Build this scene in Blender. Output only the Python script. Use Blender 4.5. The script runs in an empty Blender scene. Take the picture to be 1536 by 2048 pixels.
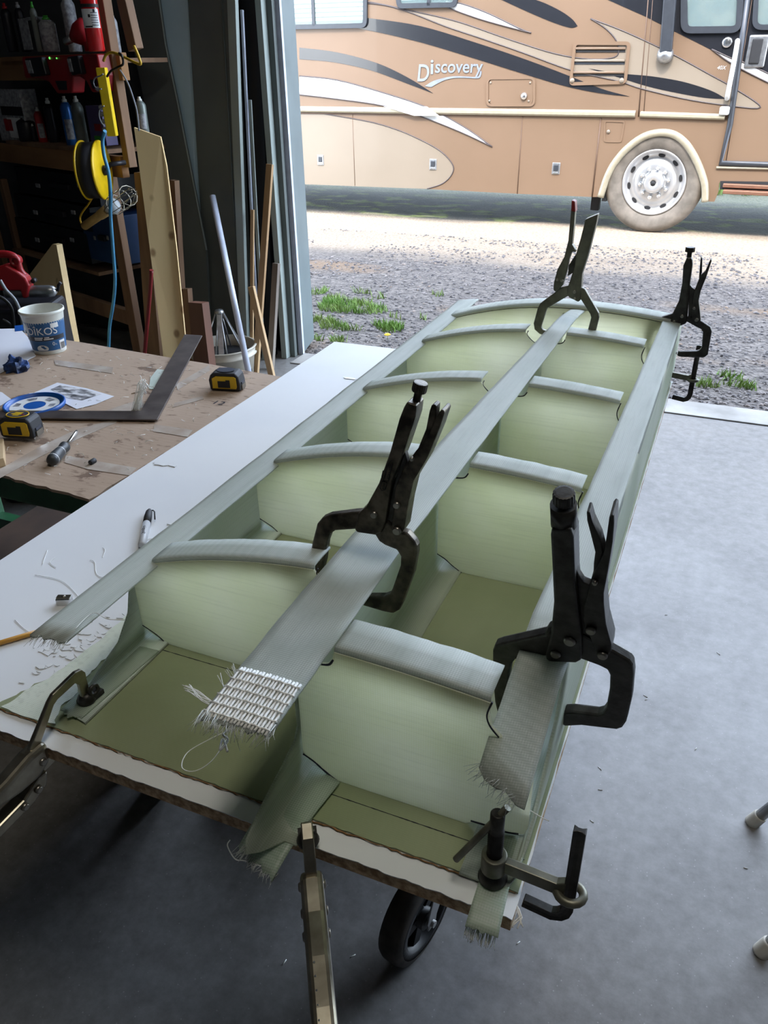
import bpy, math, random
from mathutils import Vector, Matrix, noise
random.seed(7)
scene = bpy.context.scene
COL = scene.collection

# ------------------------------------------------------------------ camera
IMG_W, IMG_H = 1536.0, 2048.0
YAW, PITCH, ROLL, FPX = -0.409517581, 0.516683440, 0.0170289671, 1574.81228
CAM = Vector((0.0, 0.0, 1.54))
def _cam_axes():
    sy, cy, sp, cp = math.sin(YAW), math.cos(YAW), math.sin(PITCH), math.cos(PITCH)
    f = Vector((sy*cp, cy*cp, -sp)); r = Vector((cy, -sy, 0)); d = f.cross(r)
    cr, sr = math.cos(ROLL), math.sin(ROLL)
    return cr*r + sr*d, -sr*r + cr*d, f
RIGHT, DOWN, FWD = _cam_axes()
cam_data = bpy.data.cameras.new('camera')
cam = bpy.data.objects.new('camera', cam_data); COL.objects.link(cam)
m3 = Matrix((RIGHT, -DOWN, -FWD)).transposed()
cam.matrix_world = Matrix.Translation(CAM) @ m3.to_4x4()
cam_data.sensor_fit = 'VERTICAL'; cam_data.sensor_height = 24.0
cam_data.lens = FPX/IMG_H*24.0
cam_data.clip_start = 0.02; cam_data.clip_end = 300
scene.camera = cam

# ------------------------------------------------------------------ light
scene.view_settings.view_transform = 'Standard'
scene.view_settings.look = 'None'
scene.view_settings.gamma = 1.0
scene.view_settings.use_curve_mapping = False
scene.view_settings.exposure = 1.0
world = bpy.data.worlds.new('sky'); scene.world = world; world.use_nodes = True
wn = world.node_tree.nodes; wl = world.node_tree.links
sky = wn.new('ShaderNodeTexSky'); sky.sky_type = 'NISHITA'; sky.sun_disc = False
sky.sun_elevation = math.radians(52); sky.sun_rotation = math.radians(172)
sky.air_density = 1.0; sky.dust_density = 1.6; sky.ozone_density = 1.2
mixw = wn.new('ShaderNodeMixRGB'); mixw.blend_type = 'MIX'; mixw.inputs[0].default_value = 0.55
mixw.inputs[2].default_value = (5.1, 5.7, 6.5, 1)          # thin bright cloud over the blue
wl.new(sky.outputs[0], mixw.inputs[1]); wl.new(mixw.outputs[0], wn['Background'].inputs[0])
wn['Background'].inputs[1].default_value = 1.0
sun = bpy.data.lights.new('sun', 'SUN'); sun.energy = 2.2; sun.angle = math.radians(0.8); sun.color = (1.0, 0.93, 0.82)
sun_o = bpy.data.objects.new('sun', sun); COL.objects.link(sun_o)
SUN_EL, SUN_AZ = math.radians(52), math.radians(6)           # from behind the building, a little to the right
sdir = Vector((math.sin(SUN_AZ)*math.cos(SUN_EL), -math.cos(SUN_AZ)*math.cos(SUN_EL), math.sin(SUN_EL)))
sun_o.rotation_euler = sdir.to_track_quat('Z', 'Y').to_euler()
sun_o.location = (2, -6, 14)
FILL_LAMPS = [(0.15, 0.35, 4.15)]      # unseen fill lamp, added to brighten the board and frame
for lx, ly, lz in FILL_LAMPS:
    la_ = bpy.data.lights.new('fill_lamp', 'AREA'); la_.shape = 'RECTANGLE'; la_.size = 0.6; la_.size_y = 1.2; la_.energy = 12; la_.color = (1.0, 0.94, 0.82)
    lo_ = bpy.data.objects.new('fill_lamp_light', la_); COL.objects.link(lo_); lo_.location = (lx, ly, lz-.03)

# ------------------------------------------------------------------ pixel rays -> points on real planes
def ray(px):
    return RIGHT*((px[0]-IMG_W/2)/FPX) + DOWN*((px[1]-IMG_H/2)/FPX) + FWD
def onz(px, z):
    r = ray(px); return CAM + r*((z-CAM.z)/r.z)
def ony(px, y):
    r = ray(px); return CAM + r*(y/r.y)
def onx(px, x):
    r = ray(px); return CAM + r*(x/r.x)
def onp(px, p0, n):
    r = ray(px); return CAM + r*((p0-CAM).dot(n)/r.dot(n))
def deep(px, d):
    return CAM + ray(px)*d

# ------------------------------------------------------------------ materials
def S(r, g, b):
    def c(v):
        v /= 255.0
        return v/12.92 if v <= 0.04045 else ((v+0.055)/1.055)**2.4
    return (c(r), c(g), c(b), 1.0)
def node_mat(name):
    m = bpy.data.materials.new(name); m.use_nodes = True
    nt = m.node_tree; return m, nt, nt.nodes, nt.links, nt.nodes['Principled BSDF']
def tex(nt, kind, vec, scale, **kw):
    n = nt.nodes.new(kind); n.inputs['Scale'].default_value = scale
    for k, v in kw.items():
        if k in n.inputs: n.inputs[k].default_value = v
        else: setattr(n, k, v)
    nt.links.new(vec, n.inputs['Vector']); return n
def coords(nt, stretch=None):
    tc = nt.nodes.new('ShaderNodeTexCoord')
    if not stretch: return tc.outputs['Object']
    mp = nt.nodes.new('ShaderNodeMapping'); mp.inputs['Scale'].default_value = stretch
    nt.links.new(tc.outputs['Object'], mp.inputs['Vector']); return mp.outputs[0]
def ramp(nt, fac, stops):
    r = nt.nodes.new('ShaderNodeValToRGB'); e = r.color_ramp.elements
    while len(e) < len(stops): e.new(0.5)
    for i, (p, c) in enumerate(stops): e[i].position = p; e[i].color = c
    nt.links.new(fac, r.inputs[0]); return r.outputs[0]
def bump(nt, h, strength, dist, prev=None):
    b = nt.nodes.new('ShaderNodeBump'); b.inputs['Strength'].default_value = strength; b.inputs['Distance'].default_value = dist
    nt.links.new(h, b.inputs['Height'])
    if prev: nt.links.new(prev, b.inputs['Normal'])
    return b.outputs[0]
def mix(nt, fac, a, b, mode='MIX'):
    n = nt.nodes.new('ShaderNodeMixRGB'); n.blend_type = mode
    for i, v in ((0, fac), (1, a), (2, b)):
        if hasattr(v, 'links') or hasattr(v, 'is_linked'): nt.links.new(v, n.inputs[i])
        else: n.inputs[i].default_value = v
    return n.outputs[0]
def M(name, col, rough=0.5, metal=0.0, col2=None, scale=20, stretch=None, bmp=0.0, bscale=150, spec=0.5, detail=4, lo=0.35, hi=0.65, coat=0.0):
    m, nt, N, L, P = node_mat(name)
    P.inputs['Roughness'].default_value = rough; P.inputs['Metallic'].default_value = metal
    P.inputs['Specular IOR Level'].default_value = spec; P.inputs['Coat Weight'].default_value = coat
    v = coords(nt, stretch)
    c2 = col2 if col2 else tuple(x*0.86 for x in col[:3]) + (1,)
    n = tex(nt, 'ShaderNodeTexNoise', v, scale, Detail=detail)
    L.new(ramp(nt, n.outputs[0], [(lo, col), (hi, c2)]), P.inputs['Base Color'])
    if bmp:
        b = tex(nt, 'ShaderNodeTexNoise', v, bscale, Detail=5)
        L.new(bump(nt, b.outputs[0], bmp, 0.002), P.inputs['Normal'])
    return m
def fibreglass(name, col, col2, trans=0.35, rough=0.35, weave=130, wb=0.08, streak=(4, 1, 60), streak_amt=0.35, ov=0.14):
    """woven glass cloth in pale green resin: thin, lets light through"""
    m, nt, N, L, P = node_mat(name)
    v = coords(nt)
    big = tex(nt, 'ShaderNodeTexNoise', v, 6, Detail=3)
    base = ramp(nt, big.outputs[0], [(0.35, col), (0.68, col2)])
    st = tex(nt, 'ShaderNodeTexNoise', coords(nt, streak), 5, Detail=6)
    base = mix(nt, ramp(nt, st.outputs[0], [(0.50, (0, 0, 0, 1)), (0.72, (streak_amt,)*3 + (1,))]), base, tuple(x*0.55 for x in col2[:3]) + (1,))
    w1 = tex(nt, 'ShaderNodeTexWave', v, weave, wave_type='BANDS', bands_direction='X', Distortion=0.6)
    w2 = tex(nt, 'ShaderNodeTexWave', v, weave, wave_type='BANDS', bands_direction='Z', Distortion=0.6)
    w3 = tex(nt, 'ShaderNodeTexWave', v, weave, wave_type='BANDS', bands_direction='Y', Distortion=0.6)
    ww = mix(nt, 1.0, mix(nt, 1.0, w1.outputs[0], w2.outputs[0], 'MULTIPLY'), w3.outputs[0], 'ADD')
    base = mix(nt, ov, base, ww, 'OVERLAY')
    L.new(base, P.inputs['Base Color']); P.inputs['Roughness'].default_value = rough
    nb = bump(nt, ww, wb, 0.0006)
    nb = bump(nt, tex(nt, 'ShaderNodeTexNoise', v, 45, Detail=3).outputs[0], 0.25, 0.002, nb)
    L.new(nb, P.inputs['Normal'])
    t = N.new('ShaderNodeBsdfTranslucent'); L.new(base, t.inputs['Color'])
    mx = N.new('ShaderNodeMixShader'); mx.inputs[0].default_value = trans
    L.new(P.outputs[0], mx.inputs[1]); L.new(t.outputs[0], mx.inputs[2])
    L.new(mx.outputs[0], N['Material Output'].inputs['Surface'])
    return m

MAT = {}
MAT['rib'] = fibreglass('rib_fibreglass', S(240, 239, 222), S(229, 230, 204), 0.68, streak=(2, 2, 70), streak_amt=0.16)
MAT['flange'] = fibreglass('flange_fibreglass', S(210, 216, 210), S(196, 203, 196), 0.5, rough=0.5, streak=(60, 3, 60), streak_amt=0.18)
MAT['web'] = fibreglass('web_fibreglass', S(226, 231, 220), S(208, 217, 198), 0.6, streak_amt=0.2)
MAT['angle'] = fibreglass('teal_fibreglass', S(206, 218, 208), S(188, 205, 192), 0.1, streak=(70, 3, 20), streak_amt=0.15)
MAT['tab'] = fibreglass('thin_tab_fibreglass', S(206, 218, 204), S(188, 205, 186), 0.55, streak=(70, 3, 20), streak_amt=0.15)
MAT['skin'] = fibreglass('skin_fibreglass', S(146, 153, 122), S(132, 141, 108), 0.0, rough=0.3, wb=0.0, streak_amt=0.1, ov=0.02)
MAT['flash'] = fibreglass('frosted_resin', S(222, 228, 214), S(204, 216, 196), 0.1, rough=0.5, wb=0.0, streak=(30, 30, 30), streak_amt=0.3)
MAT['fray'] = fibreglass('dry_glass_cloth', S(226, 228, 222), S(198, 202, 198), 0.25, rough=0.6, weave=160, wb=0.25, streak=(70, 3, 20), streak_amt=0.4)
MAT['strand'] = M('glass_strand', S(246, 247, 244), 0.4, spec=0.6)
MAT['ink'] = M('marker_ink', S(24, 26, 44), 0.5)
MAT['blue_ink'] = M('blue_marker_ink', S(30, 52, 110), 0.5)
MAT['melamine'] = M('white_melamine', S(226, 228, 230), 0.5, spec=.3, col2=S(218, 221, 225), scale=3, bmp=0.03, bscale=30)
MAT['particle'] = M('particle_board_core', S(206, 178, 144), 0.9, col2=S(150, 122, 94), scale=160, bmp=0.9, bscale=240)
MAT['dirty_edge'] = M('cut_edge', S(150, 112, 72), 0.9, col2=S(112, 80, 50), scale=200)
MAT['steel_dark'] = M('dark_worn_steel', S(104, 96, 84), 0.4, 0.75, col2=S(50, 46, 40), scale=60, bmp=0.25, bscale=180)
MAT['steel_black'] = M('blackened_steel', S(72, 71, 68), 0.42, 0.6, col2=S(50, 48, 46), scale=70, bmp=0.15, bscale=200)
MAT['steel_olive'] = M('dull_plated_steel', S(120, 118, 104), 0.4, 0.5, col2=S(92, 92, 80), scale=50, bmp=0.1)
MAT['nickel'] = M('nickel_plate', S(172, 166, 150), 0.3, 0.95, col2=S(140, 134, 120), scale=40)
MAT['chrome'] = M('bright_metal', S(220, 222, 224), 0.18, 0.95)
MAT['rivet'] = M('rivet_metal', S(150, 146, 138), 0.35, 0.9)
MAT['red_grip'] = M('red_vinyl', S(140, 34, 30), 0.45)

# ------------------------------------------------------------------ mesh building
class MB:
    def __init__(s): s.v = []; s.f = []; s.sm = []
    def add(s, verts, faces, smooth=False):
        o = len(s.v); s.v += [Vector(p) for p in verts]
        for f in faces: s.f.append([i+o for i in f]); s.sm.append(smooth)
        return s
    def box(s, c, size, ax=None):
        c = Vector(c); X, Y, Z = ax if ax else (Vector((1, 0, 0)), Vector((0, 1, 0)), Vector((0, 0, 1)))
        a, b, d = [q/2 for q in size]
        vs = [c + X*(i*a) + Y*(j*b) + Z*(k*d) for i in (-1, 1) for j in (-1, 1) for k in (-1, 1)]
        return s.add(vs, [(0, 1, 3, 2), (4, 6, 7, 5), (0, 4, 5, 1), (2, 3, 7, 6), (0, 2, 6, 4), (1, 5, 7, 3)])
    def span(s, lo, hi):
        return s.box([(a+b)/2 for a, b in zip(lo, hi)], [abs(b-a) for a, b in zip(lo, hi)])
    def prism(s, pts, vec):
        """outline (3-D points) pushed along vec"""
        n = len(pts); pts = [Vector(p) for p in pts]; vec = Vector(vec)
        nn = Vector((0, 0, 0))
        for i in range(n): nn += pts[i].cross(pts[(i+1) % n])
        if nn.dot(vec) > 0: pts.reverse()
        vs = pts + [p+vec for p in pts]
        fs = [tuple(range(n)), tuple(range(2*n-1, n-1, -1))]
        fs += [(i, i+n, (i+1) % n + n, (i+1) % n) for i in range(n)]
        return s.add(vs, fs)
    def tube(s, path, rad, n=8, caps=True, closed=False):
        path = [Vector(p) for p in path]; k = len(path)
        rr = rad if isinstance(rad, (list, tuple)) else [rad]*k
        up = None; vs = []
        for i, p in enumerate(path):
            a = path[(i-1) % k] if (closed or i > 0) else p
            b = path[(i+1) % k] if (closed or i < k-1) else p
            t = (b-a).normalized()
            if up is None:
                up = Vector((0, 0, 1)) if abs(t.z) < 0.9 else Vector((1, 0, 0))
            sx = t.cross(up)
            if sx.length < 1e-6: sx = t.orthogonal()
            sx.normalize(); up = sx.cross(t).normalized()
            for j in range(n):
                q = 2*math.pi*j/n
                vs.append(p + sx*(math.cos(q)*rr[i]) + up*(math.sin(q)*rr[i]))
        fs = []
        for i in range(k if closed else k-1):
            for j in range(n):
                i2 = (i+1) % k
                fs.append((i*n+j, i*n+(j+1) % n, i2*n+(j+1) % n, i2*n+j))
        s.add(vs, fs, True)
        if caps and not closed:
            o = len(s.v)-len(vs)
            s.f.append([o+j for j in range(n-1, -1, -1)]); s.sm.append(False)
            s.f.append([o+(k-1)*n+j for j in range(n)]); s.sm.append(False)
        return s
    def lathe(s, c, axis, prof, n=24, xdir=None, caps=True):
        """profile of (radius, height) turned about the axis through c"""
        c = Vector(c); a = Vector(axis).normalized(); x = Vector(xdir) if xdir else a.orthogonal(); x = (x - a*x.dot(a)).normalized(); y = a.cross(x)
        vs = []
        for r, h in prof:
            for j in range(n):
                q = 2*math.pi*j/n
                vs.append(c + a*h + x*(r*math.cos(q)) + y*(r*math.sin(q)))
        fs = []
        for i in range(len(prof)-1):
            for j in range(n):
                fs.append((i*n+j, i*n+(j+1) % n, (i+1)*n+(j+1) % n, (i+1)*n+j))
        s.add(vs, fs, True)
        o = len(s.v)-len(vs)
        if not caps: return s
        if prof[0][0] > 1e-5: s.f.append([o+j for j in range(n-1, -1, -1)]); s.sm.append(False)
        if prof[-1][0] > 1e-5: s.f.append([o+(len(prof)-1)*n+j for j in range(n)]); s.sm.append(False)
        return s
    def grid(s, rows, smooth=True):
        n = len(rows[0]); vs = [p for r in rows for p in r]
        fs = [(i*n+j, i*n+j+1, (i+1)*n+j+1, (i+1)*n+j) for i in range(len(rows)-1) for j in range(n-1)]
        return s.add(vs, fs, smooth)
    def cyl(s, a, b, r, n=16):
        a = Vector(a); b = Vector(b); L = (b-a).length
        return s.lathe(a, b-a, [(r, 0), (r, L)], n)
    def build(s, name, mat, parent=None, bevel=0.0, seg=2, solid=0.0, soff=0.0, smooth=None, **tags):
        inv = None; root = parent
        while root is not None:
            if '_root' in ROOTS.get(root.name, ()): break
            root = root.parent
        if root is not None: inv = root.matrix_world_inv if False else ROOTM[root.name].inverted()
        vs = [tuple(inv @ p) if inv else tuple(p) for p in s.v]
        me = bpy.data.meshes.new(name); me.from_pydata(vs, [], s.f); me.validate()
        if len(me.polygons) == len(s.sm):
            me.polygons.foreach_set('use_smooth', s.sm if smooth is None else [smooth]*len(s.sm))
        me.materials.append(MAT[mat] if isinstance(mat, str) else mat)
        o = bpy.data.objects.new(name, me); COL.objects.link(o)
        if parent is not None: o.parent = parent
        if solid:
            md = o.modifiers.new('thickness', 'SOLIDIFY'); md.thickness = solid; md.offset = soff
        if bevel:
            md = o.modifiers.new('edges', 'BEVEL'); md.width = bevel; md.segments = seg; md.limit_method = 'ANGLE'; md.angle_limit = math.radians(40)
        tag(o, **tags); return o
ROOTS, ROOTM = {}, {}
def tag(o, label=None, cat=None, group=None, kind=None):
    if label: o['label'] = label
    if cat: o['category'] = cat
    if group: o['group'] = group
    if kind: o['kind'] = kind
    return o
def thing(name, label, cat, loc=(0, 0, 0), rot=None, group=None):
    o = bpy.data.objects.new(name, None); COL.objects.link(o)
    mtx = Matrix.Translation(Vector(loc))
    if rot is not None: mtx = mtx @ rot.to_4x4()
    o.matrix_world = mtx; o.empty_display_size = 0.05
    ROOTS[o.name] = ('_root',); ROOTM[o.name] = mtx
    return tag(o, label, cat, group)
def solo(mb, name, mat, label, cat, group=None, loc=None, **kw):
    """a thing that is one mesh, its origin at its base"""
    if loc is None:
        n = len(mb.v); loc = Vector((sum(p.x for p in mb.v)/n, sum(p.y for p in mb.v)/n, min(p.z for p in mb.v)))
    loc = Vector(loc); mb.v = [p-loc for p in mb.v]
    o = mb.build(name, mat, None, **kw); o.location = loc
    return tag(o, label, cat, group)
def struct(mb, name, mat, **kw):
    o = mb.build(name, mat, None, **kw); o['kind'] = 'structure'; return o
def lerp(a, b, t): return a + (b-a)*t
def smooth_path(pts, sub=6):
    pts = [Vector(p) for p in pts]; out = []
    for i in range(len(pts)-1):
        p0 = pts[max(i-1, 0)]; p1 = pts[i]; p2 = pts[i+1]; p3 = pts[min(i+2, len(pts)-1)]
        for k in range(sub):
            t = k/sub
            out.append(0.5*((2*p1) + (p2-p0)*t + (2*p0-5*p1+4*p2-p3)*t*t + (3*p1-p0-3*p2+p3)*t**3))
    out.append(pts[-1]); return out
def fit_text(body, quad, place, bold=0.0, shear=0.0):
    """lettering stretched into a pixel quad (bottom left, bottom right, top left), each point put on its surface by place()"""
    vs, fs = text_mesh(body, 1.0, bold=bold, shear=shear)
    x0, x1 = min(v.x for v in vs), max(v.x for v in vs); y0, y1 = min(v.y for v in vs), max(v.y for v in vs)
    (ax, ay), (bx, by), (cx, cy) = quad; out = []
    for v in vs:
        u = (v.x-x0)/(x1-x0); w = (v.y-y0)/(y1-y0)
        out.append(place((ax+(bx-ax)*u+(cx-ax)*w, ay+(by-ay)*u+(cy-ay)*w)))
    return out, fs
def text_mesh(body, size=1.0, extrude=0.0, shear=0.0, spacing=1.0, align='CENTER', bold=0.0):
    """flat lettering: returns (verts, faces) in its own x/y plane"""
    cu = bpy.data.curves.new('lettering', 'FONT'); cu.body = body; cu.size = size; cu.extrude = extrude; cu.offset = bold; cu.shear = shear
    cu.space_character = spacing; cu.align_x = align; cu.align_y = 'CENTER'; cu.resolution_u = 4
    ob = bpy.data.objects.new('lettering', cu); COL.objects.link(ob)
    dg = bpy.context.evaluated_depsgraph_get(); dg.update()
    me = bpy.data.meshes.new_from_object(ob.evaluated_get(dg))
    vs = [v.co.copy() for v in me.vertices]; fs = [tuple(p.vertices) for p in me.polygons]
    bpy.data.objects.remove(ob); bpy.data.curves.remove(cu); bpy.data.meshes.remove(me)
    return vs, fs

# ================================================================== SETTING
def concrete():
    m, nt, N, L, P = node_mat('concrete_slab')
    v = coords(nt)
    a = tex(nt, 'ShaderNodeTexNoise', v, 2.2, Detail=8, Roughness=0.65)
    b = tex(nt, 'ShaderNodeTexNoise', v, 26, Detail=6, Roughness=0.7)
    c = ramp(nt, a.outputs[0], [(0.3, S(122, 119, 115)), (0.7, S(94, 91, 87))])
    c = mix(nt, 0.35, c, ramp(nt, b.outputs[0], [(0.35, S(146, 146, 147)), (0.7, S(80, 79, 78))]), 'MIX')
    sp = tex(nt, 'ShaderNodeTexVoronoi', v, 60)
    c = mix(nt, ramp(nt, sp.outputs['Distance'], [(0.06, (0.25,)*3 + (1,)), (0.10, (0, 0, 0, 1))]), c, S(205, 205, 200))
    L.new(c, P.inputs['Base Color'])
    L.new(ramp(nt, a.outputs[0], [(0.3, (0.34,)*3 + (1,)), (0.7, (0.5,)*3 + (1,))]), P.inputs['Roughness'])
    L.new(bump(nt, b.outputs[0], 0.12, 0.003), P.inputs['Normal'])
    return m
MAT['concrete'] = concrete()
MAT['wall_dark'] = M('dark_wall_lining', S(66, 70, 74), 0.8, col2=S(50, 52, 56), scale=4)
MAT['ceiling'] = M('roof_lining', S(84, 84, 84), 0.8)
struct(MB().span((-6, -4.5, -0.25), (4.6, 4.12, 0)), 'floor', 'concrete')
MAT['apron'] = M('pale_concrete', S(150, 147, 142), .7, col2=S(120, 117, 112), scale=5, bmp=.2, bscale=40)
struct(MB().span((-2.3, 3.93, 0), (3.5, 4.12, .007)), 'trim_4', 'apron', bevel=.005)
struct(MB().span((-6.15, -4.6, -0.25), (-6, 4.45, 4.5)), 'wall_left', 'wall_dark')
struct(MB().span((4.6, -4.6, -0.25), (4.75, 4.45, 4.5)), 'wall_right', 'ceiling')
struct(MB().span((-6.15, -4.75, -0.25), (4.75, -4.6, 4.5)), 'wall_back', 'ceiling')
fw = MB()                                                     # front wall with the open doorway cut out of it
fw.span((-6, 4.24, -0.25), (-2.46, 4.40, 4.5)); fw.span((3.5, 4.24, -0.25), (4.6, 4.40, 4.5)); fw.span((-2.46, 4.24, 3.95), (3.5, 4.40, 4.5))
struct(fw, 'wall_front', 'wall_dark')
struct(MB().span((-6.15, -4.75, 4.5), (4.75, 4.5, 4.7)), 'ceiling', 'ceiling')

MAT['fill_housing'] = M('fill_housing', S(190, 190, 188), .5)
_m = bpy.data.materials.new('fill_diffuser'); _m.use_nodes = True
_p = _m.node_tree.nodes['Principled BSDF']; _p.inputs['Base Color'].default_value = (.9, .9, .86, 1); _p.inputs['Emission Color'].default_value = (1, .95, .85, 1); _p.inputs['Emission Strength'].default_value = 1.5
MAT['fill_diffuser'] = _m
for lx, ly, lz in FILL_LAMPS:  # housing and diffuser modelled round the added fill lamp
    sl_ = thing('fill_panel', 'unseen flat fill panel added under the roof to brighten the table', 'lamp', (lx, ly, lz))
    MB().span((lx-.32, ly-.64, lz), (lx+.32, ly+.64, 4.5)).build('fill_housing', 'fill_housing', sl_)
    MB().span((lx-.3, ly-.6, lz-.012), (lx+.3, ly+.6, lz)).build('diffuser', 'fill_diffuser', sl_)

def gravel_ground():
    m, nt, N, L, P = node_mat('gravel_yard')
    v = coords(nt)
    vo = tex(nt, 'ShaderNodeTexVoronoi', v, 34); vo2 = tex(nt, 'ShaderNodeTexVoronoi', v, 75)
    g = ramp(nt, vo.outputs['Color'], [(0.1, S(55, 51, 50)), (0.5, S(84, 79, 77)), (0.9, S(120, 113, 108))])
    g2 = ramp(nt, vo2.outputs['Color'], [(0.1, S(64, 58, 54)), (0.9, S(106, 98, 91))])
    g = mix(nt, 0.45, g, g2)
    dn = tex(nt, 'ShaderNodeTexNoise', v, 40, Detail=6)
    dirt = ramp(nt, dn.outputs[0], [(0.3, S(160, 144, 124)), (0.7, S(128, 112, 94))])
    sx = N.new('ShaderNodeSeparateXYZ'); L.new(v, sx.inputs[0])
    big = tex(nt, 'ShaderNodeTexNoise', coords(nt, (0.35, 1, 1)), 1.3, Detail=4)
    ma = N.new('ShaderNodeMath'); ma.operation = 'MULTIPLY_ADD'; L.new(big.outputs[0], ma.inputs[0]); ma.inputs[1].default_value = 1.6; L.new(sx.outputs[1], ma.inputs[2])
    mr = N.new('ShaderNodeMapRange'); mr.inputs[1].default_value = 7.6; mr.inputs[2].default_value = 8.5; L.new(ma.outputs[0], mr.inputs[0])
    # orange dirt patches between the stones
    pt = tex(nt, 'ShaderNodeTexNoise', coords(nt, (0.5, 1.4, 1)), 0.9, Detail=3)
    pf = ramp(nt, pt.outputs[0], [(0.56, (0, 0, 0, 1)), (0.68, (0.8, 0.8, 0.8, 1))])
    g = mix(nt, pf, g, S(112, 90, 68))
    c = mix(nt, mr.outputs[0], g, dirt)
    # motorhome's shade painted into the ground as dark tones, over damp moss
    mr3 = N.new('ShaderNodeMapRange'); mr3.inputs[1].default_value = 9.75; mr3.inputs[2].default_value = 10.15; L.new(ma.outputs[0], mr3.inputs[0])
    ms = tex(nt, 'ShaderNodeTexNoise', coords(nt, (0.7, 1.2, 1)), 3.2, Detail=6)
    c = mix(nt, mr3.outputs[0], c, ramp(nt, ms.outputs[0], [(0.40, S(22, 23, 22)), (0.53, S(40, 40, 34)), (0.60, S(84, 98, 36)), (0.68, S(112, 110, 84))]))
    mr2 = N.new('ShaderNodeMapRange'); mr2.inputs[1].default_value = 11.2; mr2.inputs[2].default_value = 12.0; L.new(ma.outputs[0], mr2.inputs[0])
    grass = ramp(nt, dn.outputs[0], [(0.35, S(50, 58, 30)), (0.65, S(86, 84, 60))])
    c = mix(nt, mr2.outputs[0], c, grass)
    L.new(c, P.inputs['Base Color']); P.inputs['Roughness'].default_value = 0.85
    b = bump(nt, vo.outputs['Distance'], 0.9, 0.02); L.new(bump(nt, vo2.outputs['Distance'], 0.6, 0.01, b), P.inputs['Normal'])
    return m
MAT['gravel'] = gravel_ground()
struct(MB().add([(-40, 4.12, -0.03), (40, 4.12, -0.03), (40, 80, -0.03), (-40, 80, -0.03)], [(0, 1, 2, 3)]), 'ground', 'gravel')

# loose stones of the yard near the slab (nobody could count them)
def stones():
    mb = MB(); rnd = random.Random(3)
    for i in range(11000):
        y = 4.14 + (rnd.random()**1.5)*4.0; x = rnd.uniform(-4.2, 1.6)
        if noise.noise((x*0.7, y*1.6, 0)) > 0.28 and y > 5: continue
        if x < -2.33 and y < 4.43: continue
        r = rnd.uniform(0.006, 0.017)*(1.35 if rnd.random() < 0.12 else 1)
        a = rnd.uniform(0, 3.1); ca, sa = math.cos(a), math.sin(a); h = r*rnd.uniform(0.5, 0.8); e = rnd.uniform(0.6, 1)
        ring = [(r*math.cos(q)*rnd.uniform(0.75, 1.1), r*e*math.sin(q)*rnd.uniform(0.75, 1.1)) for q in (0, 1.2, 2.4, 3.6, 4.9)]
        z = -0.031
        vs = [(x+px*ca-py*sa, y+px*sa+py*ca, z+h*0.35) for px, py in ring]
        vs += [(x+(px*ca-py*sa)*0.55, y+(px*sa+py*ca)*0.55, z+h*rnd.uniform(0.85, 1.1)) for px, py in ring]
        fs = [(k, (k+1) % 5, 5+(k+1) % 5, 5+k) for k in range(5)] + [(5, 6, 7, 8, 9)]
        mb.add(vs, fs)
    m, nt, N, L, P = node_mat('loose_stone')
    vo = tex(nt, 'ShaderNodeTexVoronoi', coords(nt), 26)
    L.new(ramp(nt, vo.outputs['Color'], [(0.1, S(62, 59, 61)), (0.45, S(94, 89, 88)), (0.8, S(128, 120, 116)), (0.95, S(138, 118, 100))]), P.inputs['Base Color'])
    P.inputs['Roughness'].default_value = 0.8; MAT['stone'] = m
    o = mb.build('gravel_stones', 'stone', kind='stuff')
    tag(o, 'loose grey gravel stones strewn over the yard', 'gravel')
stones()
MAT['grass'] = M('grass_blade', S(104, 142, 58), 0.6, col2=S(132, 148, 82), scale=5)
MAT['grass'].node_tree.nodes['Principled BSDF'].inputs['Roughness'].default_value = 0.7
def grass(name, patches, label, h0, h1):
    mb = MB(); rnd = random.Random(len(name))
    for cx, cy, rx, ry, n in patches:
        for i in range(n):
            q = rnd.uniform(0, 6.28); d = math.sqrt(rnd.random())
            x = cx+rx*d*math.cos(q); y = cy+ry*d*math.sin(q)
            if noise.noise((x*4, y*4, 2)) < -0.12: continue
            h = rnd.uniform(h0, h1); w = h*0.09; a = rnd.uniform(0, 6.28); lx, ly = rnd.uniform(-.6, .6)*h, rnd.uniform(-.6, .6)*h
            dx, dy = math.cos(a)*w, math.sin(a)*w
            mb.add([(x-dx, y-dy, -0.03), (x+dx, y+dy, -0.03), (x+lx*.5+dx*.6, y+ly*.5+dy*.6, -0.03+h*.6), (x+lx, y+ly, -0.03+h)], [(0, 1, 2), (0, 2, 3)])
    o = mb.build(name, 'grass', kind='stuff'); tag(o, label, 'grass')
patches = []
for (px, rx, ry, n) in [((690, 615), .35, .16, 1100), ((640, 600), .2, .3, 800), ((735, 655), .25, .1, 500), ((660, 650), .28, .12, 700), ((815, 637), .14, .05, 160), ((780, 655), .1, .05, 200), ((700, 590), .3, .1, 400),
                        ((660, 682), .12, .05, 160), ((1400, 770), .1, .04, 110), ((1490, 775), .12, .04, 110), ((1440, 755), .14, .05, 90), ((860, 590), .12, .04, 80)]:
    p = onz(px, -0.03); patches.append((p.x, p.y, rx, ry, n))
grass('grass_tufts', patches, 'green grass tufts growing in the gravel outside the doorway', 0.02, 0.06)
grass('grass_strip', [(-4.5, 12.6, 6, 0.9, 3200), (-1, 12.8, 5, .8, 1500)], 'mossy grass strip on the ground behind the motorhome', 0.05, 0.16)
p = onz((775, 681), -0.03)
MAT['yellow_petal'] = M('dandelion_petal', S(236, 196, 40), 0.6)
dt = thing('dandelion', 'small yellow dandelion bloom in the gravel by the grass', 'flower', p)
mb = MB()
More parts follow.
